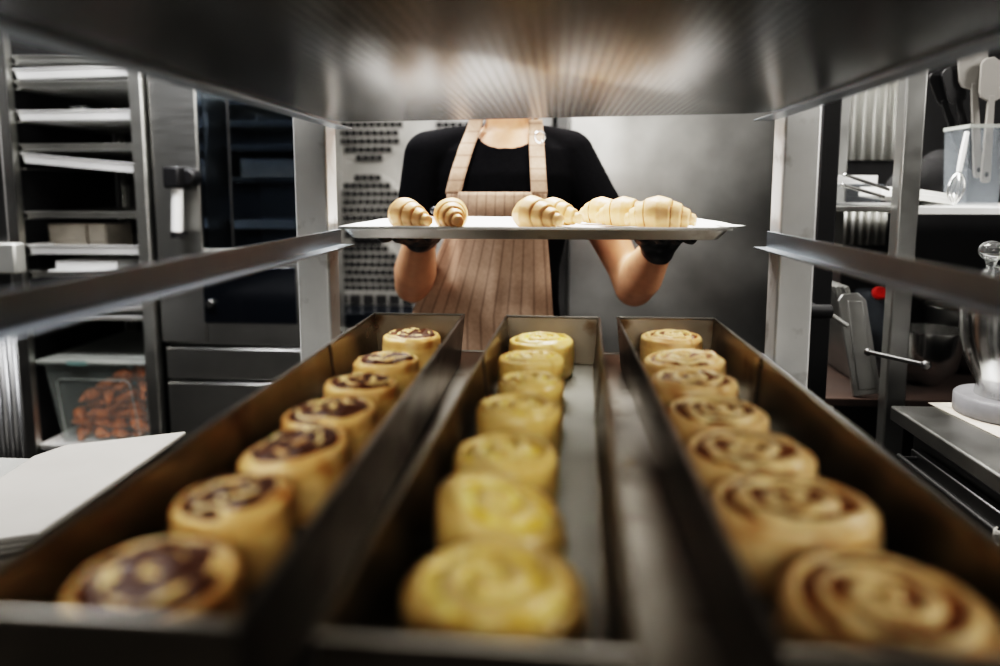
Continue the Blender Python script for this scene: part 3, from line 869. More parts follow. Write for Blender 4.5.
strap(-.228, ztop-.004, -.180, H0+.168)
strap(-.036, ztop-.004, -.048, H0+.158)
# strap backs going round the neck
mb = MB()
for xs, s in ((-.180, -1), (-.048, 1)):
    mb.tube([(xs, 1.625, H0+.160), (-.112+s*.063, 1.66, H0+.185), (-.112+s*.055, 1.715, H0+.190), (-.112, 1.742, H0+.185)], .006, 8)
mb.build('neck_loop', M['apron'], apron)
mb = MB(); rp_ = at(540, 137, 1.565)
mb.tube([rp_+Vector((.011*math.cos(a_), -.002, .013*math.sin(a_))) for a_ in [k*math.pi/8 for k in range(17)]], .0022, 8)
mb.build('ring', M['polish'], apron)
# collar band of the shirt
mb = MB(); pts = []
for k in range(49):
    a_ = 2*math.pi*k/48; x = -.112+.076*math.cos(a_); z = .160+.067*math.sin(a_)
    if z > .150: continue
    y = front(x, H0+z) if z < .14 else None
    pts.append((x, z, y))
pts = [p_ for p_ in pts if p_[2]]
pts.sort(key=lambda q: q[0])
if len(pts) > 4:
    mb.tube([(x, y-.001, H0+z) for x, z, y in pts], .0045, 8); mb.build('collar', M['shirt'], shirt)
bm.free(); b2.free()

# gloved hands: palm under the far edge of the tray, thumb over it
def hand(wr, s, mirror):
    w0 = Vector(wr)
    # s: +1 thumb toward +x
    tz = TZ-.003
    palm = Vector((w0.x+s*.004, 1.405, tz-.020))
    d = (palm-w0)
    mb = Flesh()
    k0 = w0.lerp(palm, .25); k1 = w0.lerp(palm, .6)
    mb.limb([(w0-d*.18, .036), (w0, .0345), (k0, .033)])                       # cuff
    for o_ in (-.030, -.010, .010, .030):
        mb.limb([(k0+Vector((o_*.5, 0, 0)), .022), (Vector((palm.x+o_*1.05, palm.y+.02, tz-.018)), .0165), (Vector((palm.x+o_*1.15, palm.y-.025, tz-.012)), .0125)])
    lens = (.070, .084, .088, .078)
    for q, o_ in enumerate((-.034, -.0115, .0115, .034)):
        l_ = lens[q] if s < 0 else lens[3-q]
        b0 = Vector((palm.x+o_*1.12, palm.y-.025, tz-.012)); b1 = b0+Vector((o_*.10, -l_*.45, -.004)); b2_ = b1+Vector((o_*.05, -l_*.32, .0)); b3 = b2_+Vector((0, -l_*.23, .004))
        mb.limb([(b0, .0098), (b1, .0092), (b2_, .0086), (b3, .0074)])
    # thumb leaves the side of the palm and closes over the rim
    th0 = Vector((palm.x+s*.034, palm.y+.035, tz-.020)); th1 = Vector((palm.x+s*.052, TY1+.016, tz+.008)); th2 = Vector((palm.x+s*.046, TY1+.004, TZ+.031)); th3 = Vector((palm.x+s*.040, TY1-.024, TZ+.033))
    mb.limb([(k1, .02), (th0, .0155), (th1, .0122), (th2, .0108), (th3, .0088)])
    g = mb.build('glove', M['glove'], person); remesh(g, .0032, 3)
    return g
hand(wL, 1, False); hand(wR, -1, True)

# ------------------------------------------------------------------ background: oven cavity with fan grilles
YO = 2.95
oa = at(300, 60, YO); ob_ = at(572, 330, YO)
ox0, ox1 = -1.02, -.045
oven = thing('rack_oven', 'tall open stainless oven with slotted round fan grilles behind the baker', 'oven', ((ox0+ox1)/2, YO+.2, 0))
yb = YO+.05
mb = MB(); mb.box((ox0, yb, .10), (ox1, yb+.02, 2.1)); mb.build('back_panel', M['cavity'], oven, bevel=.002)
mb = MB(); mb.box((ox0-.04, 2.68, .05), (ox0, yb+.06, 2.15)); mb.build('side_panel', M['oven'], oven, bevel=.003)
mb = MB(); mb.box((ox1, 2.68, .05), (ox1+.03, yb+.06, 2.15)); mb.build('side_panel', M['oven'], oven, bevel=.003)
mb = MB(); mb.box((ox0-.04, 2.68, 2.1), (ox1+.03, yb+.06, 2.2)); mb.build('top_panel', M['oven'], oven, bevel=.003)
mb = MB(); mb.box((ox0-.04, 2.68, 0), (ox1+.03, yb+.06, .10)); mb.build('base', M['oven'], oven, bevel=.003)
for (px, py) in ((368, 132), (368, 210), (366, 272), (470, 132), (470, 210), (470, 272)):
    c_ = at(px, py, yb); rr = .165
    if py == 132: c_.z += .03
    g = MB(); g.lathe([(rr*1.0, -.002), (rr*.99, .002), (rr*.3, .006), (.001, .006)], (c_.x, yb-.001, c_.z), 48, M=Matrix.Rotation(R(90), 3, 'X'))
    gp = g.build('fan_grille', M['cavity'], oven)
    c_.z -= .0
    mb = MB()
    rows = 9; 
    for q in range(rows):
        zz = (q-(rows-1)/2)*rr*2/rows*.95; half = math.sqrt(max(0, (rr*.93)**2-zz*zz)); n = max(1, int(half*2/.030))
        for k in range(n):
            xx = (k-(n-1)/2)*.030 + (.0 if q % 2 else .004)
            mb.box((c_.x+xx-.0125, yb-.0095, c_.z+zz-.0115), (c_.x+xx+.0125, yb-.0045, c_.z+zz+.0115))
    mb.build('slots', M['blackmatt'], gp, smooth=False)
# lower slotted strip and dark sill
za = at(380, 294, yb).z; zb_ = at(380, 303, yb).z
mb = MB(); mb.box((ox0, yb-.03, zb_-.02), (ox1, yb-.002, za+.015)); mb.build('vent_strip', M['cavity'], oven)
mb = MB(); n = int((ox1-ox0)/.058)
for k in range(n): mb.box((ox0+.01+k*.058, yb-.034, zb_), (ox0+.056+k*.058, yb-.03, za)); 
mb.build('vent_slots', M['blackmatt'], oven, smooth=False)
zc = at(380, 314, 2.75).z
mb = MB(); mb.box((ox0, 2.75, zc-.05), (ox1, yb-.035, zc)); mb.build('sill', M['darkglass'], oven, bevel=.004)
mb = MB(); mb.box((ox0, 2.69, zc-.30), (ox1, 2.74, zc-.055)); mb.build('drawer_front', M['oven'], oven, bevel=.004)

# refrigerator: large brushed steel doors to the right of the baker
YFG = 2.40
fx0 = at(556, 200, YFG).x; fx1 = at(822, 200, YFG).x
fr = thing('refrigerator', 'tall brushed stainless steel refrigerator behind the baker on the right', 'refrigerator', ((fx0+fx1)/2, YFG+.35, 0))
mb = MB(); mb.box((fx0+.006, YFG+.045, .06), (fx1, YFG+.70, 2.25)); mb.build('cabinet', M['oven'], fr, bevel=.004)
mb = MB(); mb.box((fx0+.045, YFG, .14), (fx1-.01, YFG+.04, 2.20)); dr = mb.build('door', M['fridge'], fr, bevel=.006)
mb = MB(); mb.box((fx0, YFG+.005, .06), (fx0+.038, YFG+.05, 2.25)); mb.build('frame_strip', M['darksteel'], fr, bevel=.003)
mb = MB(); mb.tube([(fx1-.08, YFG-.03, .95), (fx1-.08, YFG-.03, 1.35)], .012, 12); mb.box((fx1-.092, YFG-.03, .96), (fx1-.068, YFG, .98)); mb.box((fx1-.092, YFG-.03, 1.32), (fx1-.068, YFG, 1.34)); mb.build('handle', M['polish'], dr)
for s in (fx0+.08, fx1-.08):
    mb = MB(); mb.tube([(s, YFG+.12, 0), (s, YFG+.12, .06)], .02, 12); mb.build('foot', M['black'], fr)

# convection oven with glass door on the left
YV = 2.14
vx0 = at(134, 200, 2.12).x+.052; vx1 = at(296, 200, YV).x
cv = thing('convection_oven', 'stainless convection oven with dark glass door and black grip handle', 'oven', ((vx0+vx1)/2, YV+.18, 0))
def pz(py, Y=YV): return at(240, py, Y).z
zt = 2.05
mb = MB(); mb.box((vx0, YV+.46, .08), (vx1, YV+.48, zt)); mb.box((vx0, YV+.05, .08), (vx0+.15, YV+.46, zt)); mb.box((vx1-.012, YV+.05, .08), (vx1, YV+.46, zt))
mb.box((vx0+.15, YV+.05, zt-.02), (vx1-.012, YV+.46, zt)); mb.box((vx0+.15, YV+.05, .08), (vx1-.012, YV+.46, pz(330))); mb.box((vx0+.15, YV+.05, pz(266)), (vx1-.012, YV+.46, pz(254)))
mb.build('cabinet', M['oven'], cv, bevel=.004)
for py in (98, 122, 148, 182):
    mb = MB(); tray_mesh(mb, vx0+.16, vx1-.02, YV+.17, YV+.44, pz(py), h=.02, slope=.004, lip=.003, cr=.01); mb.build('oven_shelf', M['dull_tray'], cv, angle=30)
mb = MB(); mb.box((vx0+.20, YV+.19, pz(182)+.004), (vx1-.07, YV+.36, pz(156))); mb.build('pale_liner', M['cardboard'], cv, bevel=.006)
mb = MB(); tray_mesh(mb, vx0+.16, vx1-.02, YV+.17, YV+.44, pz(232), h=.03, slope=.004, lip=.003, cr=.01); mb.build('oven_shelf', M['white_tray'], cv, angle=30)
gx0 = at(201, 200, YV).x; gx1 = vx1
mb = MB(); mb.box((vx0, YV, pz(344)), (gx0-.002, YV+.048, zt)); col_ = mb.build('door_stile', M['oven'], cv, bevel=.005)
# main glass door, steel framed glass
mb = MB(); mb.box((gx0, YV+.006, pz(262)), (gx1, YV+.04, zt-.02)); gd = mb.build('door', M['tintglass'], cv, bevel=.003)
xm = at(231, 200, YV).x
mb = MB(); mb.box((xm-.004, YV+.001, pz(262)), (xm+.004, YV+.006, zt-.02)); mb.build('trim_strip', M['darksteel'], gd)
mb = MB(); mb.box((gx0, YV-.004, pz(262)), (gx1, YV+.03, pz(249))); mb.build('door_rail', M['dull_tray'], gd, bevel=.003)
# racks seen faintly through the glass
# lower window set in a steel frame with a round knob
mb = MB(); mb.box((gx0-.002, YV+.001, pz(346)), (gx1, YV+.047, pz(263))); lf = mb.build('lower_door', M['oven'], cv, bevel=.003)
mb = MB(); mb.box((at(204, 300, YV).x, YV-.002, pz(323)), (gx1-.01, YV+.005, pz(267))); mb.build('lower_glass', M['darkglass'], lf, bevel=.002)
kc = at(212, 303, YV); mb = MB(); mb.lathe([(.001, -.02), (.012, -.02), (.014, -.016), (.014, 0)], (kc.x, YV-.0, kc.z), 24, M=Matrix.Rotation(R(-90), 3, 'X')); mb.build('knob', M['polish'], lf)
for (ya, yb2) in ((349, 381), (384, 470), (474, 560)):
    mb = MB(); mb.box((vx0+.01, YV+.004, pz(yb2)), (vx1, YV+.048, pz(ya))); mb.build('drawer', M['oven'], cv, bevel=.004)
ha, hb = at(177, 170, YV-.05), at(177, 232, YV-.05)
mb = MB(); mb.tube([ha-Vector((0, 0, .03)), hb], .017, 16); hd = mb.build('handle', M['white_tray'], cv, bevel=.002)
mb = MB(); mb.box((ha.x-.028, YV-.085, ha.z-.055), (ha.x+.022, YV-.002, ha.z+.01)); mb.tube([(ha.x+.03, YV-.055, ha.z-.022), (ha.x+.03, YV, ha.z-.022)], .026, 16); mb.build('latch', M['black'], hd, bevel=.006)
mb = MB(); mb.tube([hb+Vector((0, 0, 0)), hb-Vector((0, 0, .018))], .0185, 16); mb.box((hb.x-.008, YV-.05, hb.z-.012), (hb.x+.008, YV, hb.z)); mb.build('end_cap', M['black'], hd)
for s in (vx0+.06, vx1-.06):
    mb = MB(); mb.tube([(s, YV+.12, 0), (s, YV+.12, .08)], .02, 12); mb.build('foot', M['black'], cv)

# ------------------------------------------------------------------ left trolley with stacked trays
YT = 2.12
tx0 = at(15, 200, YT).x; tx1 = at(134, 200, YT).x
tro = thing('tray_trolley', 'narrow steel tray trolley beside the convection oven, loaded with trays', 'trolley', ((tx0+tx1)/2, YT+.3, 0))
for (x, w) in ((tx0-.034, .034), (tx1+.002, .042)):
    for y in (YT, YT+.57):
        mb = MB(); mb.box((x, y, .08), (x+w, y+.035, 2.0)); mb.build('post', M['trolley'], tro, bevel=.004)
mb = MB(); mb.box((tx1+.026, YT+.045, .13), (tx1+.030, YT+.565, 1.95)); mb.build('side_panel', M['blackmatt'], tro)  # added black sheet, stands in for the shade beside the trays
mb = MB(); mb.box((tx0-.030, YT+.045, .13), (tx0-.026, YT+.565, 1.95)); mb.build('side_panel', M['blackmatt'], tro)  # added likewise on the left, for the dark between post and trays
mb = MB(); mb.box((tx0, YT+.597, .13), (tx1+.002, YT+.601, 1.95)); mb.build('dark_backing', M['darksteel'], tro)  # added dark sheet in place of the shade behind the trays
for z in (.10, 1.97):
    for y in (YT+.005, YT+.57):
        mb = MB(); mb.box((tx0, y, z), (tx1+.002, y+.025, z+.025)); mb.build('crossbar', M['trolley'], tro, bevel=.002)
for x in (tx0-.017, tx1+.022):
    for y in (YT+.018, YT+.588):
        mb = MB(); mb.tube([(x-.014, y, .04), (x+.014, y, .04)], .04, 20); mb.build('castor', M['black'], tro)
rows = [(58, 'd', 0, 'topmost dull tray'), (72, 'w', -.02, 'bright thick tray just under the top one'), (84, 'd', 0, 'thin tray below the bright one'), (115, 'w', 0, 'tray carrying the two small glasses'), (147, 'd', 0, 'dull tray below the glasses'),
        (163, 'w', .10, 'white tray tilting down to the right'), (215, 'd', 0, 'grey tray above the cardboard panels'), (250, 'w', 0, 'tray supporting the cardboard panels'), (275, 'd', 0, 'tray carrying the white paper pads'), (308, 'w', 0, 'bright tray just above the plastic tub'), (318, 'w', 0, 'second bright tray directly above the plastic tub')]
tz_ = {}
for i, (py, kind, tilt, lab) in enumerate(rows):
    z = at(78, py, YT+.02).z; tz_[py] = z
    hh = .032 if kind == 'w' else .022
    if py in (308, 318): hh = .018
    if py == 84: hh = .018
    mb = MB(); tray_mesh(mb, tx0+.004, tx1-.002, YT+.02, YT+.56, 0, h=hh, slope=.006, lip=.004, cr=.01)
    o = mb.build('oven_tray', M['white_tray'] if kind == 'w' else M['dull_tray'], origin=(0, 0, 0), angle=30)
    cxx = (tx0+tx1)/2
    for v in o.data.vertices: v.co.x -= cxx; v.co.y -= YT+.29
    o.location = (cxx, YT+.29, z-hh/2); o.rotation_euler = (0, tilt*.9, 0)
    tag(o, lab+' in the left trolley', 'tray', 'trays in the left trolley')
    for s in (-1, 1):
        xx = tx0+.001 if s < 0 else tx1-.001
        mb = MB(); mb.box((min(xx, xx-s*.02), YT+.035, z-hh/2-.0035-(.019 if abs(tilt) > .05 and s > 0 else 0)-(.003 if tilt < 0 else 0)), (max(xx, xx-s*.02), YT+.57, z-hh/2-.0005-(.019 if abs(tilt) > .05 and s > 0 else 0)-(.003 if tilt < 0 else 0))); mb.build('rail', M['trolley'], tro, smooth=False)
# small glasses on a tray
for k, px in enumerate((76, 84)):
    z = tz_[115]-.0135; p = at(px, 110, YT+.10)
    mb = MB(); mb.lathe([(.001, .002), (.014, .002), (.016, .05), (.0175, .05), (.0155, 0), (.001, 0)], (0, 0, 0), 20)
    o = mb.build('glass_jar', M['thickglass'], origin=(0, 0, 0)); o.location = (p.x, YT+.10, z)
    tag(o, ('left' if k == 0 else 'right')+' one of two small clear glasses on the trolley tray', 'glass', 'small glasses on the trolley tray')
# cardboard panels
for k, (pa, pb) in enumerate(((50, 86), (90, 106))):
    z = tz_[250]-.0135; a_ = at(pa, 240, YT+.15); b_ = at(pb, 225, YT+.15); zt_ = at(pa, 224, YT+.15).z
    mb = MB(); mb.box((a_.x, YT+.15, z), (b_.x, YT+.30, max(zt_, z+.05))); mb.prism([(a_.x, YT+.145), (b_.x, YT+.145), (b_.x, YT+.15), (a_.x, YT+.15)], z+.03, max(zt_, z+.05)+.001)
    o = mb.build('cardboard_box', M['cardboard'], origin=((a_.x+b_.x)/2, YT+.22, z), bevel=.002)
    tag(o, 'wide' if 0 else ('wider pale box standing on a trolley tray' if k == 0 else 'narrow pale box standing right of the wider box'), 'box', 'pale boxes on the trolley tray')
# paper pads
zz = tz_[275]-.0085
for k, (pa, pb, h_) in enumerate(((50, 112, .02), (58, 119, .03))):
    a_ = at(pa, 268, YT+.06); b_ = at(pb, 268, YT+.06)
    mb = MB(); mb.box((a_.x, YT+.05, zz), (b_.x, YT+.30, zz+h_))
    for q in range(3): mb.box((a_.x+.001, YT+.0495, zz+h_*(q+.5)/3.5), (b_.x-.001, YT+.0505, zz+h_*(q+.8)/3.5))
    o = mb.build('paper_pad', M['paper'], origin=((a_.x+b_.x)/2, YT+.17, zz), bevel=.001)
    tag(o, ['lower white pad of paper on the trolley tray', 'upper white pad of paper on the trolley tray'][k], 'paper', 'paper pads in the trolley'); zz += h_+.0005

# plastic tub of baked croissants low in the trolley
c0 = at(50, 356, YT-.02); c1 = at(157, 356, YT-.02)
YQ0, YQ1 = YT+.04, YT+.52
qx0, qx1 = tx0+.002, tx1-.004
ztub = at(90, 447, YQ0).z; zlid = at(90, 364, YQ0).z
tub = thing('plastic_tub', 'frosted plastic storage tub full of browned croissants, bottom of the left trolley', 'tub', ((qx0+qx1)/2, (YQ0+YQ1)/2, ztub))
mb = MB(); vs = []
for (ins, z) in ((.040, ztub), (.012, zlid-.01), (0, zlid-.008), (0, zlid)):
    vs.append([mb.bm.verts.new(p_) for p_ in ((qx0+ins, YQ0+ins, z), (qx1-ins, YQ0+ins, z), (qx1-ins, YQ1-ins, z), (qx0+ins, YQ1-ins, z))])
mb.bm.faces.new(vs[0][::-1])
for a_, b_ in zip(vs[:-1], vs[1:]):
    for i in range(4): mb.bm.faces.new((a_[i], a_[(i+1) % 4], b_[(i+1) % 4], b_[i]))
mb.build('tub_body', M['tub'], tub, solid=.002, smooth=False, bevel=.006)
mb = MB(); mb.box((qx0-.003, YQ0-.008, zlid+.001), (qx1+.003, YQ1+.006, zlid+.012)); mb.box((qx0+.03, YQ0+.03, zlid+.012), (qx1-.03, YQ1-.03, zlid+.018)); ld = mb.build('lid', M['tublid'], tub, bevel=.004)
lx = at(78, 358, YQ0).x; mb = MB(); mb.box((lx-.035, YQ0-.0105, zlid-.004), (lx+.035, YQ0-.0085, zlid+.011)); mb.build('clip', M['teal'], ld, bevel=.001)
mb = MB()
fx = qx0+.055; gx = qx1-.10; fz0 = ztub+.02; fz1 = zlid-.07
def fy(z): return YQ0+.040-(.028)*(z-ztub)/(zlid-.01-ztub)-.003
mb.tube([(fx, fy(fz0), fz0), (fx-.006, fy(fz1), fz1), (fx+.01, fy(fz1+.012), fz1+.012), (gx, fy(fz1+.012), fz1+.012), (gx+.015, fy(fz1), fz1), (gx+.03, fy(fz0), fz0)], .0018, 6)
mb.build('embossed_panel', M['tublid'], tub)
# shelf under the tub
mb = MB(); tray_mesh(mb, tx0+.003, tx1-.003, YT+.01, YT+.56, ztub-.006, h=.02, slope=.002, lip=.003, cr=.008)
o = mb.build('oven_tray', M['white_tray'], origin=((tx0+tx1)/2, YT+.3, ztub-.006)); tag(o, 'pale tray under the plastic tub in the left trolley', 'tray', 'trays in the left trolley')
for s in (-1, 1):
    xx = tx0+.001 if s < 0 else tx1-.001
    mb = MB(); mb.box((min(xx, xx-s*.02), YT+.035, ztub-.010), (max(xx, xx-s*.02), YT+.57, ztub-.0065)); mb.build('rail', M['trolley'], tro, smooth=False)
mb = croissant_mesh(seed=40, Lh=.055, Rm=.026, bend=.35)
bk = mb.build('baked_croissant', M['baked'], origin=(0, 0, 0), angle=60)
rnd = random.Random(5); first = True
def binside(z): return .040-.028*(z-ztub)/(zlid-ztub)+.012
lay = 0
for zl in range(7):
    z = ztub+.004+zl*.036; ins = binside(z)+.022
    for iy in range(5):
        for ix in range(5):
            x = qx0+ins+.008+ix*.066+rnd.uniform(-.006, .006); y = YQ0+ins+.02+iy*.092+rnd.uniform(-.01, .01)
            frac = (x-qx0)/(qx1-qx0)
            if x > qx1-ins or y > YQ1-ins: continue
            if z > ztub+.05+(zlid-ztub-.085)*min(1, frac*1.5): continue
            c_ = bk if first else bk.copy()
            if not first: C.objects.link(c_)
            first = False
            c_.location = (x, y, z); c_.rotation_euler = (rnd.uniform(-.3, .3), rnd.uniform(-.3, .3), rnd.uniform(0, 6.28)); c_.scale = [rnd.uniform(.72, .88)]*3
            tag(c_, 'small browned croissant heaped inside the frosted plastic tub', 'croissant', 'browned croissants in the tub')

# corrugated panel at far left, beside the trolley
def corrugated(name, x0, x1, y, z0, z1, pitch, amp, mat, label):
    mb = MB(); n = int((x1-x0)/pitch*8)+1
    mb.grid(lambda i, j: Vector((x0+(x1-x0)*i/(n-1), y+amp*math.cos(2*math.pi*((x1-x0)*i/(n-1))/pitch), (z0, z1)[j])), n, 2)
    o = mb.build(name, mat, origin=((x0+x1)/2, y, z0), solid=.002, angle=60); return tag(o, label, 'panel')
cxl = at(-60, 380, 1.75).x; cxr = at(22, 380, 1.75).x
corrugated('corrugated_panel', cxl, cxr, 1.75, 0, at(10, 318, 1.75).z, .028, .007, M['darksteel'], 'ribbed grey steel panel at the lower left edge beside the trolley')
# pale box section at left edge, an end of another rack
ex0 = at(-70, 250, 1.75).x; ex1 = at(13, 250, 1.75).x
mb = MB(); z1_ = at(5, 243, 1.75).z; z0_ = at(5, 274, 1.75).z
sr = thing('side_rack', 'steel rack at the left edge with a pale crossbar, cropped by the frame', 'rack', ((ex0+ex1)/2, 1.95, 0))
mb.box((ex0, 1.74, z0_), (ex1+.012, 1.78, z1_)); mb.build('crossbar', M['dull_tray'], sr, bevel=.006)
px_ = at(3, 200, 1.80).x
mb = MB(); mb.box((px_-.03, 1.785, 0), (px_+.02, 1.825, 1.95)); mb.build('post', M['darksteel'], sr, bevel=.004)
mb = MB(); mb.box((ex0-.02, 1.785, 0), (ex0+.02, 1.825, 1.95)); mb.build('post', M['dull_tray'], sr, bevel=.004)

# steel bench left of the rack with white boards on it
bz = H0-.475
lt = thing('side_bench', 'low steel bench left of the rack, under the white boards', 'table', (-1.05, .95, 0))
bx0, bx1, by0, by1 = -1.55, -.50, .20, onz(60, 452, bz).y-.03
mb = MB(); mb.box((bx0, by0, bz-.035), (bx1, by1, bz)); mb.build('top', M['dull_tray'], lt, bevel=.004)
mb = MB(); mb.box((bx0+.05, by0+.05, .25), (bx1-.05, by1-.05, .27)); mb.build('lower_shelf', M['dull_tray'], lt, bevel=.003)
for x in (bx0+.03, bx1-.07):
    for y in (by0+.03, by1-.07):
        mb = MB(); mb.box((x, y, 0), (x+.04, y+.04, bz-.035)); mb.build('leg', M['trolley'], lt, bevel=.004)
bw = at(170, 436, 1.30)
q = [onz(60, 448, bz+.04), onz(178, 436, bz+.04), onz(60, 530, bz+.04), onz(-120, 560, bz+.04)]
for k in range(5):
    mb = MB(); z = bz+.001+k*.0092; sh = .012*math.sin(k*2.1)
    poly = [(q[0].x+sh, q[0].y), (q[1].x+sh, q[1].y+.01), (q[1].x+.01+sh, q[2].y-.02), (q[3].x, q[3].y), (q[3].x-.05, q[0].y-.05)]
    mb.prism(poly, z, z+.0085)
    o = mb.build('white_board', M['offwhite'] , origin=(poly[0][0], poly[0][1]-.1, z), bevel=.003)
    tag(o, ['bottom', 'second lowest', 'middle', 'second from top', 'topmost'][k]+' white plastic sheet of the stack on the left bench', 'board', 'white sheets on the left bench')

# ------------------------------------------------------------------ right side: shelving unit, work table
YS = 1.50
p_a = at(909, 200, YS)
su = thing('shelving_unit', 'steel post shelving with bowls and utensils on the right', 'shelf', (p_a.x+.4, YS+.25, 0))
X0 = p_a.x; X1 = X0+.78
zsh = at(950, 207, YS).z; zlow = H0-.455
for (x, y) in ((X0-.02, YS), (X1, YS), (X0-.02+.02, YS+.42), (X1, YS+.42)):
    mb = MB(); mb.box((x, y, 0), (x+.042, y+.036, 2.1)); mb.build('post', M['shelf'], su, bevel=.004)
mb = MB(); mb.box((X0+.02, YS+.004, zsh-.016), (X1+.04, YS+.45, zsh)); mb.build('shelf_board', M['white_tray'], su, bevel=.002)
mb = MB(); XW = at(830, 205, YS+.06).x; mb.box((XW, YS+.06, zsh-.012), (X0+.03, YS+.45, zsh)); mb.build('shelf_board', M['shelf'], su, bevel=.002)
mb = MB(); mb.box((XW, YS+.05, zlow-.018), (X1+.04, YS+.45, zlow)); mb.build('shelf_board', M['wood'], su, bevel=.002)
for z in (zlow-.28, 2.06):
    mb = MB(); mb.box((X0-.02, YS+.02, z-.02), (X1+.04, YS+.44, z)); mb.build('shelf_board', M['darksteel'], su, bevel=.002)
# hanging rod under the upper tier
ra, rb_ = at(868, 352, YS-.03), at(926, 365, YS-.16)
mb = MB(); mb.tube([ra, rb_], .005, 10); mb.ball(rb_, .009); mb.ball(ra, .008); mb.build('rod', M['darksteel'], su)

# black upright with clamp knob next to the far right post
ka = at(826, 250, 1.42); kb = at(819, 313, 1.36)
st = thing('black_stand', 'black upright stand with clamp knob behind the right rack post', 'stand', (ka.x, 1.44, 0))
mb = MB(); mb.box((ka.x-.02, 1.42, .02), (ka.x+.016, 1.46, 1.75)); mb.build('upright', M['black'], st, bevel=.003)
mb = MB(); mb.box((ka.x-.10, 1.34, 0), (ka.x+.10, 1.54, .02)); mb.build('base', M['black'], st, bevel=.003)
mb = MB(); mb.tube([(kb.x-.022, 1.38, kb.z), (kb.x+.03, 1.38, kb.z)], .014, 16); mb.tube([(kb.x, 1.38, kb.z), (kb.x, 1.42, kb.z)], .014, 12)
for k in range(6): mb.ball((kb.x-.024, 1.38+.013*math.cos(k*1.047), kb.z+.013*math.sin(k*1.047)), .007)
kn = mb.build('knob', M['black'], st, bevel=.002)
kr = at(848, 326, 1.36); mb = MB(); mb.tube([(kb.x+.02, 1.38, kb.z), (kr.x, 1.36, kr.z)], .005, 10); mb.build('rod', M['shelf'], kn)

# corrugated panels on the right
a_ = at(836, 90, 1.98); b_ = at(896, 90, 1.98)
corrugated('corrugated_panel', a_.x, b_.x+.06, 2.027, at(860, 160, 2.0).z, 2.0, .027, .008, M['corr'], 'ribbed bright steel panel on the wall above the right shelf')
corrugated('corrugated_panel', a_.x-.03, b_.x+.02, 2.029, at(860, 246, 2.0).z, at(860, 204, 2.0).z, .021, .006, M['dull_tray'], 'dim ribbed steel panel just below the right shelf')
mb = MB(); mb.box((a_.x-.06, 2.035, 0), (X1+.1, 2.06, 2.3)); o = mb.build('back_board', M['blackmatt'], origin=(a_.x+.4, 2.05, 0), bevel=.002)
tag(o, 'tall black backing board behind the right shelving', 'board')
# upright steel strips at the shelf's second bay (narrow rods)
for k, px in enumerate((913, 919)):
    a2 = at(px, 100, 1.97); mb = MB(); mb.box((a2.x-.006, 1.97, at(px, 146, 1.97).z), (a2.x+.006, 1.985, 1.95)); mb.tube([(a2.x, 1.978, 1.95), (a2.x, 2.03, 1.96)], .004, 8)
    o = mb.build('hanging_strip', M['corr'], origin=(a2.x, 1.98, 1.7)); tag(o, ('left' if k == 0 else 'right')+' thin steel strip hanging beside the shelving post', 'strip', 'hanging steel strips')

# papers, trays and knives lying on the shelf left of the post
z = zsh+.0005
a_ = at(834, 188, YS+.12); b_ = at(878, 188, YS+.12)
items = [(.34, .20, .022, 'bin', -.02), (.30, .18, .016, 'offwhite', .03)]
mb = MB(); mb.box((a_.x, YS+.10, z), (b_.x, YS+.38, z+.045)); mb.box((a_.x-.004, YS+.095, z+.042), (b_.x+.004, YS+.385, z+.047)); o = mb.build('food_box', M['bin'], origin=((a_.x+b_.x)/2, YS+.24, z), bevel=.004)
tag(o, 'clear plastic food box lying on the shelf left of the post', 'box')
mb = MB(); mb.box((a_.x+.002, YS+.11, z+.0475), (b_.x-.006, YS+.36, z+.066)); mb.box((a_.x+.004, YS+.1095, z+.055), (b_.x-.008, YS+.1105, z+.058)); o = mb.build('paper_stack', M['paper'], origin=((a_.x+b_.x)/2, YS+.24, z+.047), bevel=.001)
tag(o, 'stack of white papers on top of the clear food box', 'paper')
pts = ((845, 175, 890, 190), (843, 185, 885, 197))
for k, (x_0, y_0, x_1, y_1) in enumerate(pts):
    A_ = at(x_0, y_0, YS+.06); B_ = at(x_1, y_1, YS+.02); mb = MB(); mb.tube([A_, A_.lerp(B_, .5), B_], [.003, .004, .003], 8); mb.ball(A_, .0042)
    o = mb.build('metal_rod', M['polish'], origin=A_); tag(o, ['upper', 'lower'][k]+' thin metal rod slanting across the clear food box', 'rod', 'metal rods on the shelf')
# white flat tray right of post + dark heap
A_ = at(907, 190, YS+.08); B_ = at(944, 190, YS+.08)
mb = MB(); Mx = Matrix.Translation((A_.x, YS+.08, z+.0175)) @ Matrix.Rotation(R(9), 4, 'Y')
mb.box((-.01, 0, .0), (.105, .22, .022), Mx); mb.box((.0, -.002, .010), (.10, 0, .013), Mx)
o = mb.build('white_scale', M['white'], origin=(A_.x+.05, YS+.19, z), bevel=.004); tag(o, 'white flat kitchen scale tilted on the shelf right of the post', 'scale')
hp = at(930, 172, YS+.30)
mb = Flesh(); mb.ball((hp.x, YS+.31, zsh+.055), 1, (.085, .06, .055)); mb.ball((hp.x+.04, YS+.33, zsh+.075), 1, (.055, .05, .06)); mb.ball((hp.x-.05, YS+.30, zsh+.04), 1, (.05, .05, .04))
o = mb.build('black_bag', M['blackmatt'], None); remesh(o, .006, 4); tag(o, 'crumpled black bag on the shelf behind the white scale', 'bag')

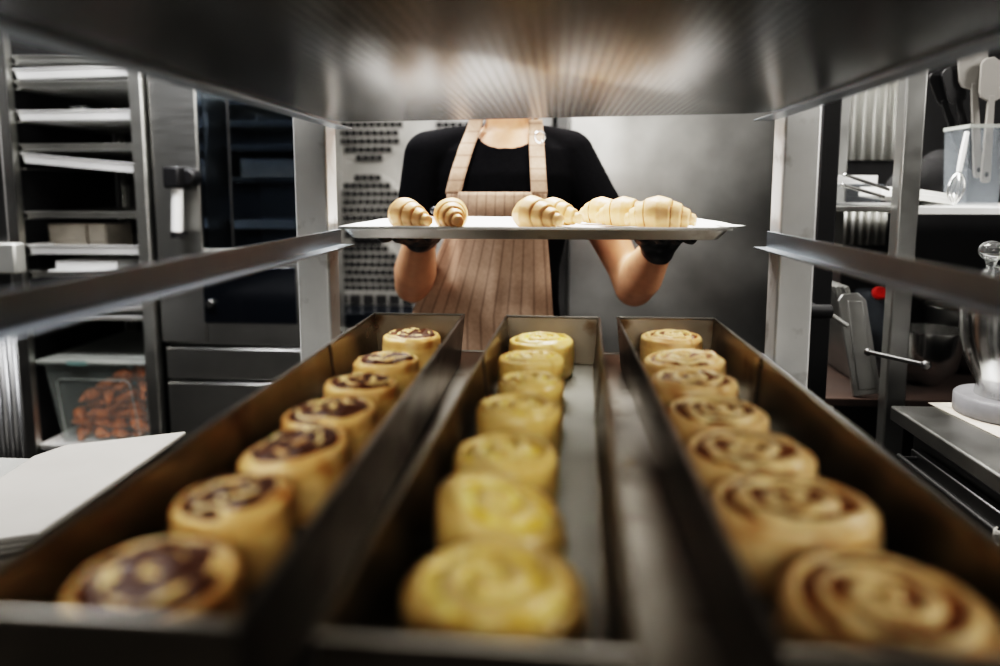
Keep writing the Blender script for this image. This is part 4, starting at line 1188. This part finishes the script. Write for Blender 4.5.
# utensil bin with spatulas
YU = YS+.10
ub0 = at(965, 195, YU); ub1 = at(1003, 195, YU); zu = zsh+.0005; zut = at(980, 125, YU).z
ub = thing('utensil_bin', 'clear plastic bin holding spatulas on the right shelf', 'container', ((ub0.x+ub1.x)/2, YU+.04, zu))
mb = MB(); vs = []
for (ins, z_) in ((.006, zu), (0, zut)):
    vs.append([mb.bm.verts.new(p_) for p_ in ((ub0.x+ins, YU+ins, z_), (ub1.x-ins, YU+ins, z_), (ub1.x-ins, YU+.10-ins, z_), (ub0.x+ins, YU+.10-ins, z_))])
mb.bm.faces.new(vs[0][::-1])
for i in range(4): mb.bm.faces.new((vs[0][i], vs[0][(i+1) % 4], vs[1][(i+1) % 4], vs[1][i]))
mb.build('bin_body', M['bin'], ub, solid=.002, bevel=.004, smooth=False)
mb = MB(); mb.box((ub0.x-.002, YU-.003, zut-.006), (ub1.x+.002, YU+.001, zut+.002)); mb.box((ub0.x-.003, YU, zut-.006), (ub0.x, YU+.10, zut+.002)); mb.build('bin_rim', M['tublid'], ub)

def spatula(tip, base, wid, lh, mat, lab, name='spatula', grp='spatulas in the clear bin', curve=.3, thick=.006):
    """blade near tip; handle runs to base"""
    tip = Vector(tip); base = Vector(base); ax = (base-tip).normalized(); Ls = (base-tip).length
    sx = Vector((0, -1, 0)).cross(ax).normalized(); nx = ax.cross(sx).normalized()
    Mx = Matrix((sx, ax, nx)).transposed().to_4x4(); Mx.translation = tip
    t = thing(name, lab, 'spatula', base, grp)
    pts = []
    for k in range(9):
        a_ = math.pi*k/8; pts.append((-wid/2*math.cos(a_)*(1), .018*(1-math.sin(a_)*(.9 if k < 5 else .55))))
    poly = pts + [(wid/2, lh*.80), (wid*.42, lh*.93), (wid*.18, lh), (-wid*.18, lh), (-wid*.42, lh*.93), (-wid/2, lh*.80)]
    mb = MB(); mb.prism(poly, -thick/2, thick/2, Mx); mb.build('blade', M[mat], t, bevel=.0015)
    mb = MB(); hw = .0085
    hp_ = [(-hw*.8, lh-.012), (hw*.8, lh-.012), (hw, Ls*.7), (hw*1.15, Ls-.006), (hw*.6, Ls), (-hw*.6, Ls), (-hw*1.15, Ls-.006), (-hw, Ls*.7)]
    mb.prism(hp_, -.0035, .0035, Mx); hh_ = mb.build('handle', M[mat], t, bevel=.0015)
    mb = MB(); mb.prism([(.004*math.cos(q*.785), Ls-.018+.006*math.sin(q*.785)) for q in range(8)], -.0042, .0042, Mx); mb.build('hang_hole', M['black' if mat != 'black' else 'darksteel'], hh_)
    return t
spatula(at(972, 42, YU+.05), at(978, 178, YU+.055), .062, .10, 'offwhite', 'white spatula with broad blade standing highest at the back of the bin')
spatula(at(994, 56, YU+.03), at(985, 183, YU+.02), .052, .095, 'offwhite', 'white spatula with long holed handle at the front of the bin')
spatula(at(949, 66, YU+.06), at(975, 170, YU+.065), .040, .085, 'black', 'wide black spatula leaning out to the left of the bin')
spatula(at(932, 72, YU+.085), at(968, 168, YU+.085), .026, .080, 'black', 'narrow black spatula leaning farthest left in the bin')
# whisk leaning against the bin
w0 = at(967, 132, YU-.02); w1 = at(954, 196, YU-.04)
wk = thing('whisk', 'small metal whisk leaning against the left side of the bin', 'whisk', (w1.x, w1.y, zu))
mid_ = w0.lerp(w1, .62); mb = MB(); mb.tube([w0, w0.lerp(mid_, .5), mid_], [.0045, .006, .005], 10); mb.build('handle', M['white_tray'], wk)
w1 = Vector((w1.x, w1.y, zu+.003)); dd = (w1-mid_); mb = MB()
for k in range(5):
    a_ = math.pi*k/5; sv = Vector((math.cos(a_), math.sin(a_), 0))
    mb.tube([mid_+dd*t+sv*.016*math.sin(math.pi*t)**.7 for t in [q/10 for q in range(11)]], .0009, 5); mb.tube([mid_+dd*t-sv*.016*math.sin(math.pi*t)**.7 for t in [q/10 for q in range(11)]], .0009, 5)
mb.build('wires', M['polish'], wk)

# leaning sheet pans, bowl, red-capped tub on the lower shelf
zl = zlow+.0005
for k in range(4):
    top = at(829+k*4.5, 262, YS+.18); mb = MB()
    foot = at(852+k*4.5, 331, YS+.18); 
    ang = math.atan2(foot.x-top.x, top.z-foot.z)
    fx_ = foot.x+(foot.z-zl-.004)*math.tan(ang)*.35
    Mx = Matrix.Translation((fx_, YS+.12, zl+.004)) @ Matrix.Rotation(-ang, 4, 'Y')
    mb.box((-.0015, 0, 0), (.0015, .26, .25), Mx); mb.box((-.004, 0, .246), (.004, .26, .25), Mx); mb.box((-.004, 0, 0), (.004, .004, .25), Mx)
    o = mb.build('sheet_pan', M['shelf'] if k % 2 == 0 else M['dull_tray'], origin=(fx_, YS+.25, zl), bevel=.0008)
    tag(o, ['leftmost', 'second', 'third', 'rightmost'][k]+' thin sheet pan leaning on the lower right shelf', 'pan', 'sheet pans leaning on the lower shelf')
gp0 = at(860, 300, YS+.06); gp1 = at(874, 300, YS+.06)
mb = MB(); Mx = Matrix.Translation((gp0.x, YS+.07, zl)) @ Matrix.Rotation(R(-9), 4, 'Y') @ Matrix.Rotation(R(-8), 4, 'X')
ztop_ = at(860, 296, YS+.06).z-zl
mb.prism([(0, 0), (gp1.x-gp0.x+.03, 0), (gp1.x-gp0.x+.03, ztop_-.02), (gp1.x-gp0.x+.015, ztop_), (.01, ztop_), (0, ztop_-.012)], 0, .010, Mx @ Matrix.Rotation(R(90), 4, 'X'))
mb.prism([(.010, .012), (gp1.x-gp0.x+.02, .012), (gp1.x-gp0.x+.02, ztop_-.02), (.018, ztop_-.015)], .010, .013, Mx @ Matrix.Rotation(R(90), 4, 'X'))
o = mb.build('steel_lid', M['shelf'], origin=(gp0.x, YS+.07, zl), bevel=.003); tag(o, 'flat steel pan lid with rounded corners standing left of the mixing bowl', 'lid')
# round mixing bowls
bc = at(926, 345, YS+.20); rbw = .078
mb = MB(); mb.lathe([(.001, .0), (rbw*.45, 0), (rbw*.5, .004), (rbw*.85, .04), (rbw*.98, .085), (rbw*1.0, .125), (rbw*1.05, .127), (rbw*1.05, .130), (rbw*.97, .130), (rbw*.95, .085), (rbw*.82, .043), (rbw*.45, .007), (.001, .005)], (bc.x, YS+.20, zl), 56)
o = mb.build('mixing_bowl', M['polish'], origin=(bc.x, YS+.20, zl)); tag(o, 'polished steel mixing bowl on the lower shelf behind the rail', 'bowl', 'steel bowls on the lower shelf')
b2c = at(922, 300, YS+.34)
mb = MB(); mb.lathe([(.001, .0), (.05, 0), (.085, .03), (.10, .07), (.105, .16), (.110, .162), (.108, .165), (.100, .16), (.095, .07), (.08, .033), (.001, .006)], (b2c.x+.125, YS+.335, zl), 56)
o = mb.build('mixing_bowl', M['shelf'], origin=(b2c.x+.125, YS+.335, zl)); tag(o, 'deeper dull steel bowl standing behind the polished one', 'bowl', 'steel bowls on the lower shelf')
tcn = at(880, 290, YS+.33); zt3 = tcn.z
tb = thing('round_tub', 'pale grey tub with a red cap behind the shelving post', 'tub', (tcn.x, YS+.33, zl))
mb = MB(); mb.lathe([(.001, 0), (.045, 0), (.048, .01), (.05, zt3-zl-.02), (.042, zt3-zl-.004), (.001, zt3-zl-.002)], (tcn.x, YS+.36, zl), 40); mb.build('tub_body', M['bin'], tb)
mb = MB(); mb.lathe([(.001, .012), (.014, .012), (.017, .008), (.017, -.004)], (tcn.x-.012, YS+.305, zt3-.004), 24, M=Matrix.Rotation(R(70), 3, 'X')); mb.build('cap', M['red'], tb)

# work table at right
tzz = H0-.40
A_ = onz(890, 405, tzz); Bx = A_.x
wt = thing('work_table', 'stainless work table with drawer fronts at the right edge', 'table', (Bx+.45, .85, 0))
wy0, wy1, wx1 = .10, A_.y, Bx+.85
mb = MB(); mb.box((Bx, wy0, tzz-.028), (wx1, wy1, tzz)); mb.build('top', M['shelf'], wt, bevel=.004)
mb = MB(); mb.box((Bx+.03, wy0+.03, .12), (wx1-.03, wy1-.03, tzz-.03)); cb = mb.build('cabinet', M['darksteel'], wt, bevel=.003)
for k, (ya, yb2) in enumerate(((wy1-.36, wy1-.06), (wy1-.69, wy1-.38), (wy1-1.0, wy1-.71))):
    ya = max(ya, wy0+.05)
    mb = MB(); mb.box((Bx+.012, ya, tzz-.36), (Bx+.028, yb2, tzz-.06)); d_ = mb.build('drawer', M['darksteel'], wt, bevel=.003)
    mb = MB(); mb.box((Bx+.006, ya+.02, tzz-.34), (Bx+.0125, yb2-.02, tzz-.085)); mb.build('inset', M['darksteel'], d_, bevel=.002)
    yy = (ya+yb2)/2; mb = MB(); mb.tube([(Bx-.012, ya+.01, tzz-.072), (Bx-.012, yb2-.01, tzz-.072)], .005, 10)
    for y_ in (ya+.02, yb2-.02): mb.tube([(Bx-.012, y_, tzz-.072), (Bx+.012, y_, tzz-.072)], .004, 8)
    mb.build('handle', M['black'], d_)
for x in (Bx+.06, wx1-.06):
    for y in (wy0+.06, wy1-.06):
        mb = MB(); mb.tube([(x, y, 0), (x, y, .12)], .018, 12); mb.build('foot', M['black'], wt)
# parchment on the table
a_ = onz(925, 403, tzz); mb = MB()
ps = [onz(928, 403, tzz+.001), onz(1010, 403, tzz+.001), onz(1060, 440, tzz+.001), onz(1000, 438, tzz+.001)]
mb.prism([(p_.x, p_.y) for p_ in ps], tzz+.0008, tzz+.0020); mb.box((ps[0].x+.02, ps[0].y-.03, tzz+.002), (ps[1].x-.01, ps[0].y-.012, tzz+.0024))
o = mb.build('parchment_sheet', M['cardboard'], origin=(ps[0].x, ps[0].y, tzz), smooth=False); tag(o, 'cream paper sheet on the work table beneath the blender', 'paper')
# blender with glass stopper
cc = onz(1006, 414, tzz+.003); bxx, byy, bz0 = cc.x, cc.y, tzz+.0028
rb2 = 46*depth(cc)/F
bl = thing('stand_blender', 'steel blender with grey ring base and glass stopper at the right edge', 'blender', (bxx, byy, bz0))
zc1 = at(1000, 318, byy).z-bz0; zc2 = at(1000, 380, byy).z-bz0
mb = MB(); mb.lathe([(.001, 0), (rb2*.97, 0), (rb2, .003), (rb2, .030), (rb2*.96, .034), (.001, .034)], (bxx, byy, bz0), 56); mb.build('ring_base', M['ring'], bl)
mb = MB(); mb.lathe([(.001, .034), (rb2*.62, .034), (rb2*.60, .05), (rb2*.68, .065), (rb2*.86, .10), (rb2*.98, .14), (rb2*1.02, .19), (rb2*1.0, .20), (.001, .201)], (bxx, byy, bz0), 56); mb.build('steel_jug', M['polish'], bl)
zg = .202
mb = MB(); mb.lathe([(.001, zg), (rb2*.55, zg), (rb2*.58, zg+.05), (rb2*.50, zg+.062), (.001, zg+.063)], (bxx-.004, byy, bz0), 96, rib=(24, .03)); gg = mb.build('ribbed_glass_collar', M['thickglass'], bl)
bk_ = at(992, 251, byy)
mb = MB(); mb.ball((bk_.x, byy, bk_.z), .021, (1, 1, .85)); mb.lathe([(.001, 0), (.010, 0), (.006, .02), (.012, .04)], (bk_.x, byy, bk_.z-.05), 24); mb.build('glass_stopper', M['thickglass'], bl)
# cloth hanging on the handle
cl0 = at(984, 487, onz(985, 480, tzz).y)
mb = MB()
rr_ = ray(998, 505); yC = (Bx-.02)*rr_.y/rr_.x
def cf(i, j):
    u = i/16; v = j/18
    return Vector((Bx-.019-.004*math.sin(u*17+v*1.5)-.002*noise.noise(Vector((u*6, v*6, 0))), yC-.05+.055*u+.004*math.sin(v*4), tzz-.062-.13*v))
mb.grid(cf, 17, 19)
o = mb.build('tea_towel', M['cloth'], origin=(Bx-.02, yC, tzz-.19), solid=.003, angle=70); tag(o, 'grey woven tea towel hanging over the work table handle', 'towel')

# ------------------------------------------------------------------ light
def area(name, loc, size, power, col=(1,1,1), tgt=None, sy=None):
    ld = bpy.data.lights.new(name, 'AREA'); ld.energy = power; ld.color = col; ld.shape = 'RECTANGLE'; ld.size = size; ld.size_y = sy or size
    o = bpy.data.objects.new(name, ld); C.objects.link(o); o.location = loc
    d = (Vector(tgt)-Vector(loc)) if tgt else Vector((0, 0, -1)); o.rotation_euler = d.to_track_quat('-Z', 'Y').to_euler(); return o
area('lamp_over_baker', (.10, 1.65, 2.75), .8, 62, (1, .96, .90), (0, 1.2, 1))
area('lamp_left', (-1.3, 1.1, 2.8), .7, 60, (.98, .98, 1), (-1.4, 1.8, 1.0))
area('lamp_back', (-.4, 2.35, 2.8), .7, 45, (1, .98, .95), (-.4, 2.7, 1.2))
area('lamp_behind_camera', (.05, -1.25, 1.78), 1.1, 14, (1, .96, .90), (0, .7, 1.05), .5)
ol = area('lamp_inside_oven', ((vx0+vx1)/2+.03, YV+.10, 1.90), .25, 5, (1, .9, .75), ((vx0+vx1)/2+.03, YV+.3, 1.3), .06)
area('lamp_right', (2.1, .5, 2.4), .5, 30, (1, .97, .93), (1.0, 1.6, .9))
w = bpy.data.worlds.new('world'); sc.world = w; w.use_nodes = True
w.node_tree.nodes['Background'].inputs[0].default_value = (.85, .88, .9, 1); w.node_tree.nodes['Background'].inputs[1].default_value = .05
sc.view_settings.view_transform = 'Filmic'
try: sc.view_settings.look = 'Very High Contrast'
except Exception: pass
sc.view_settings.exposure = .12
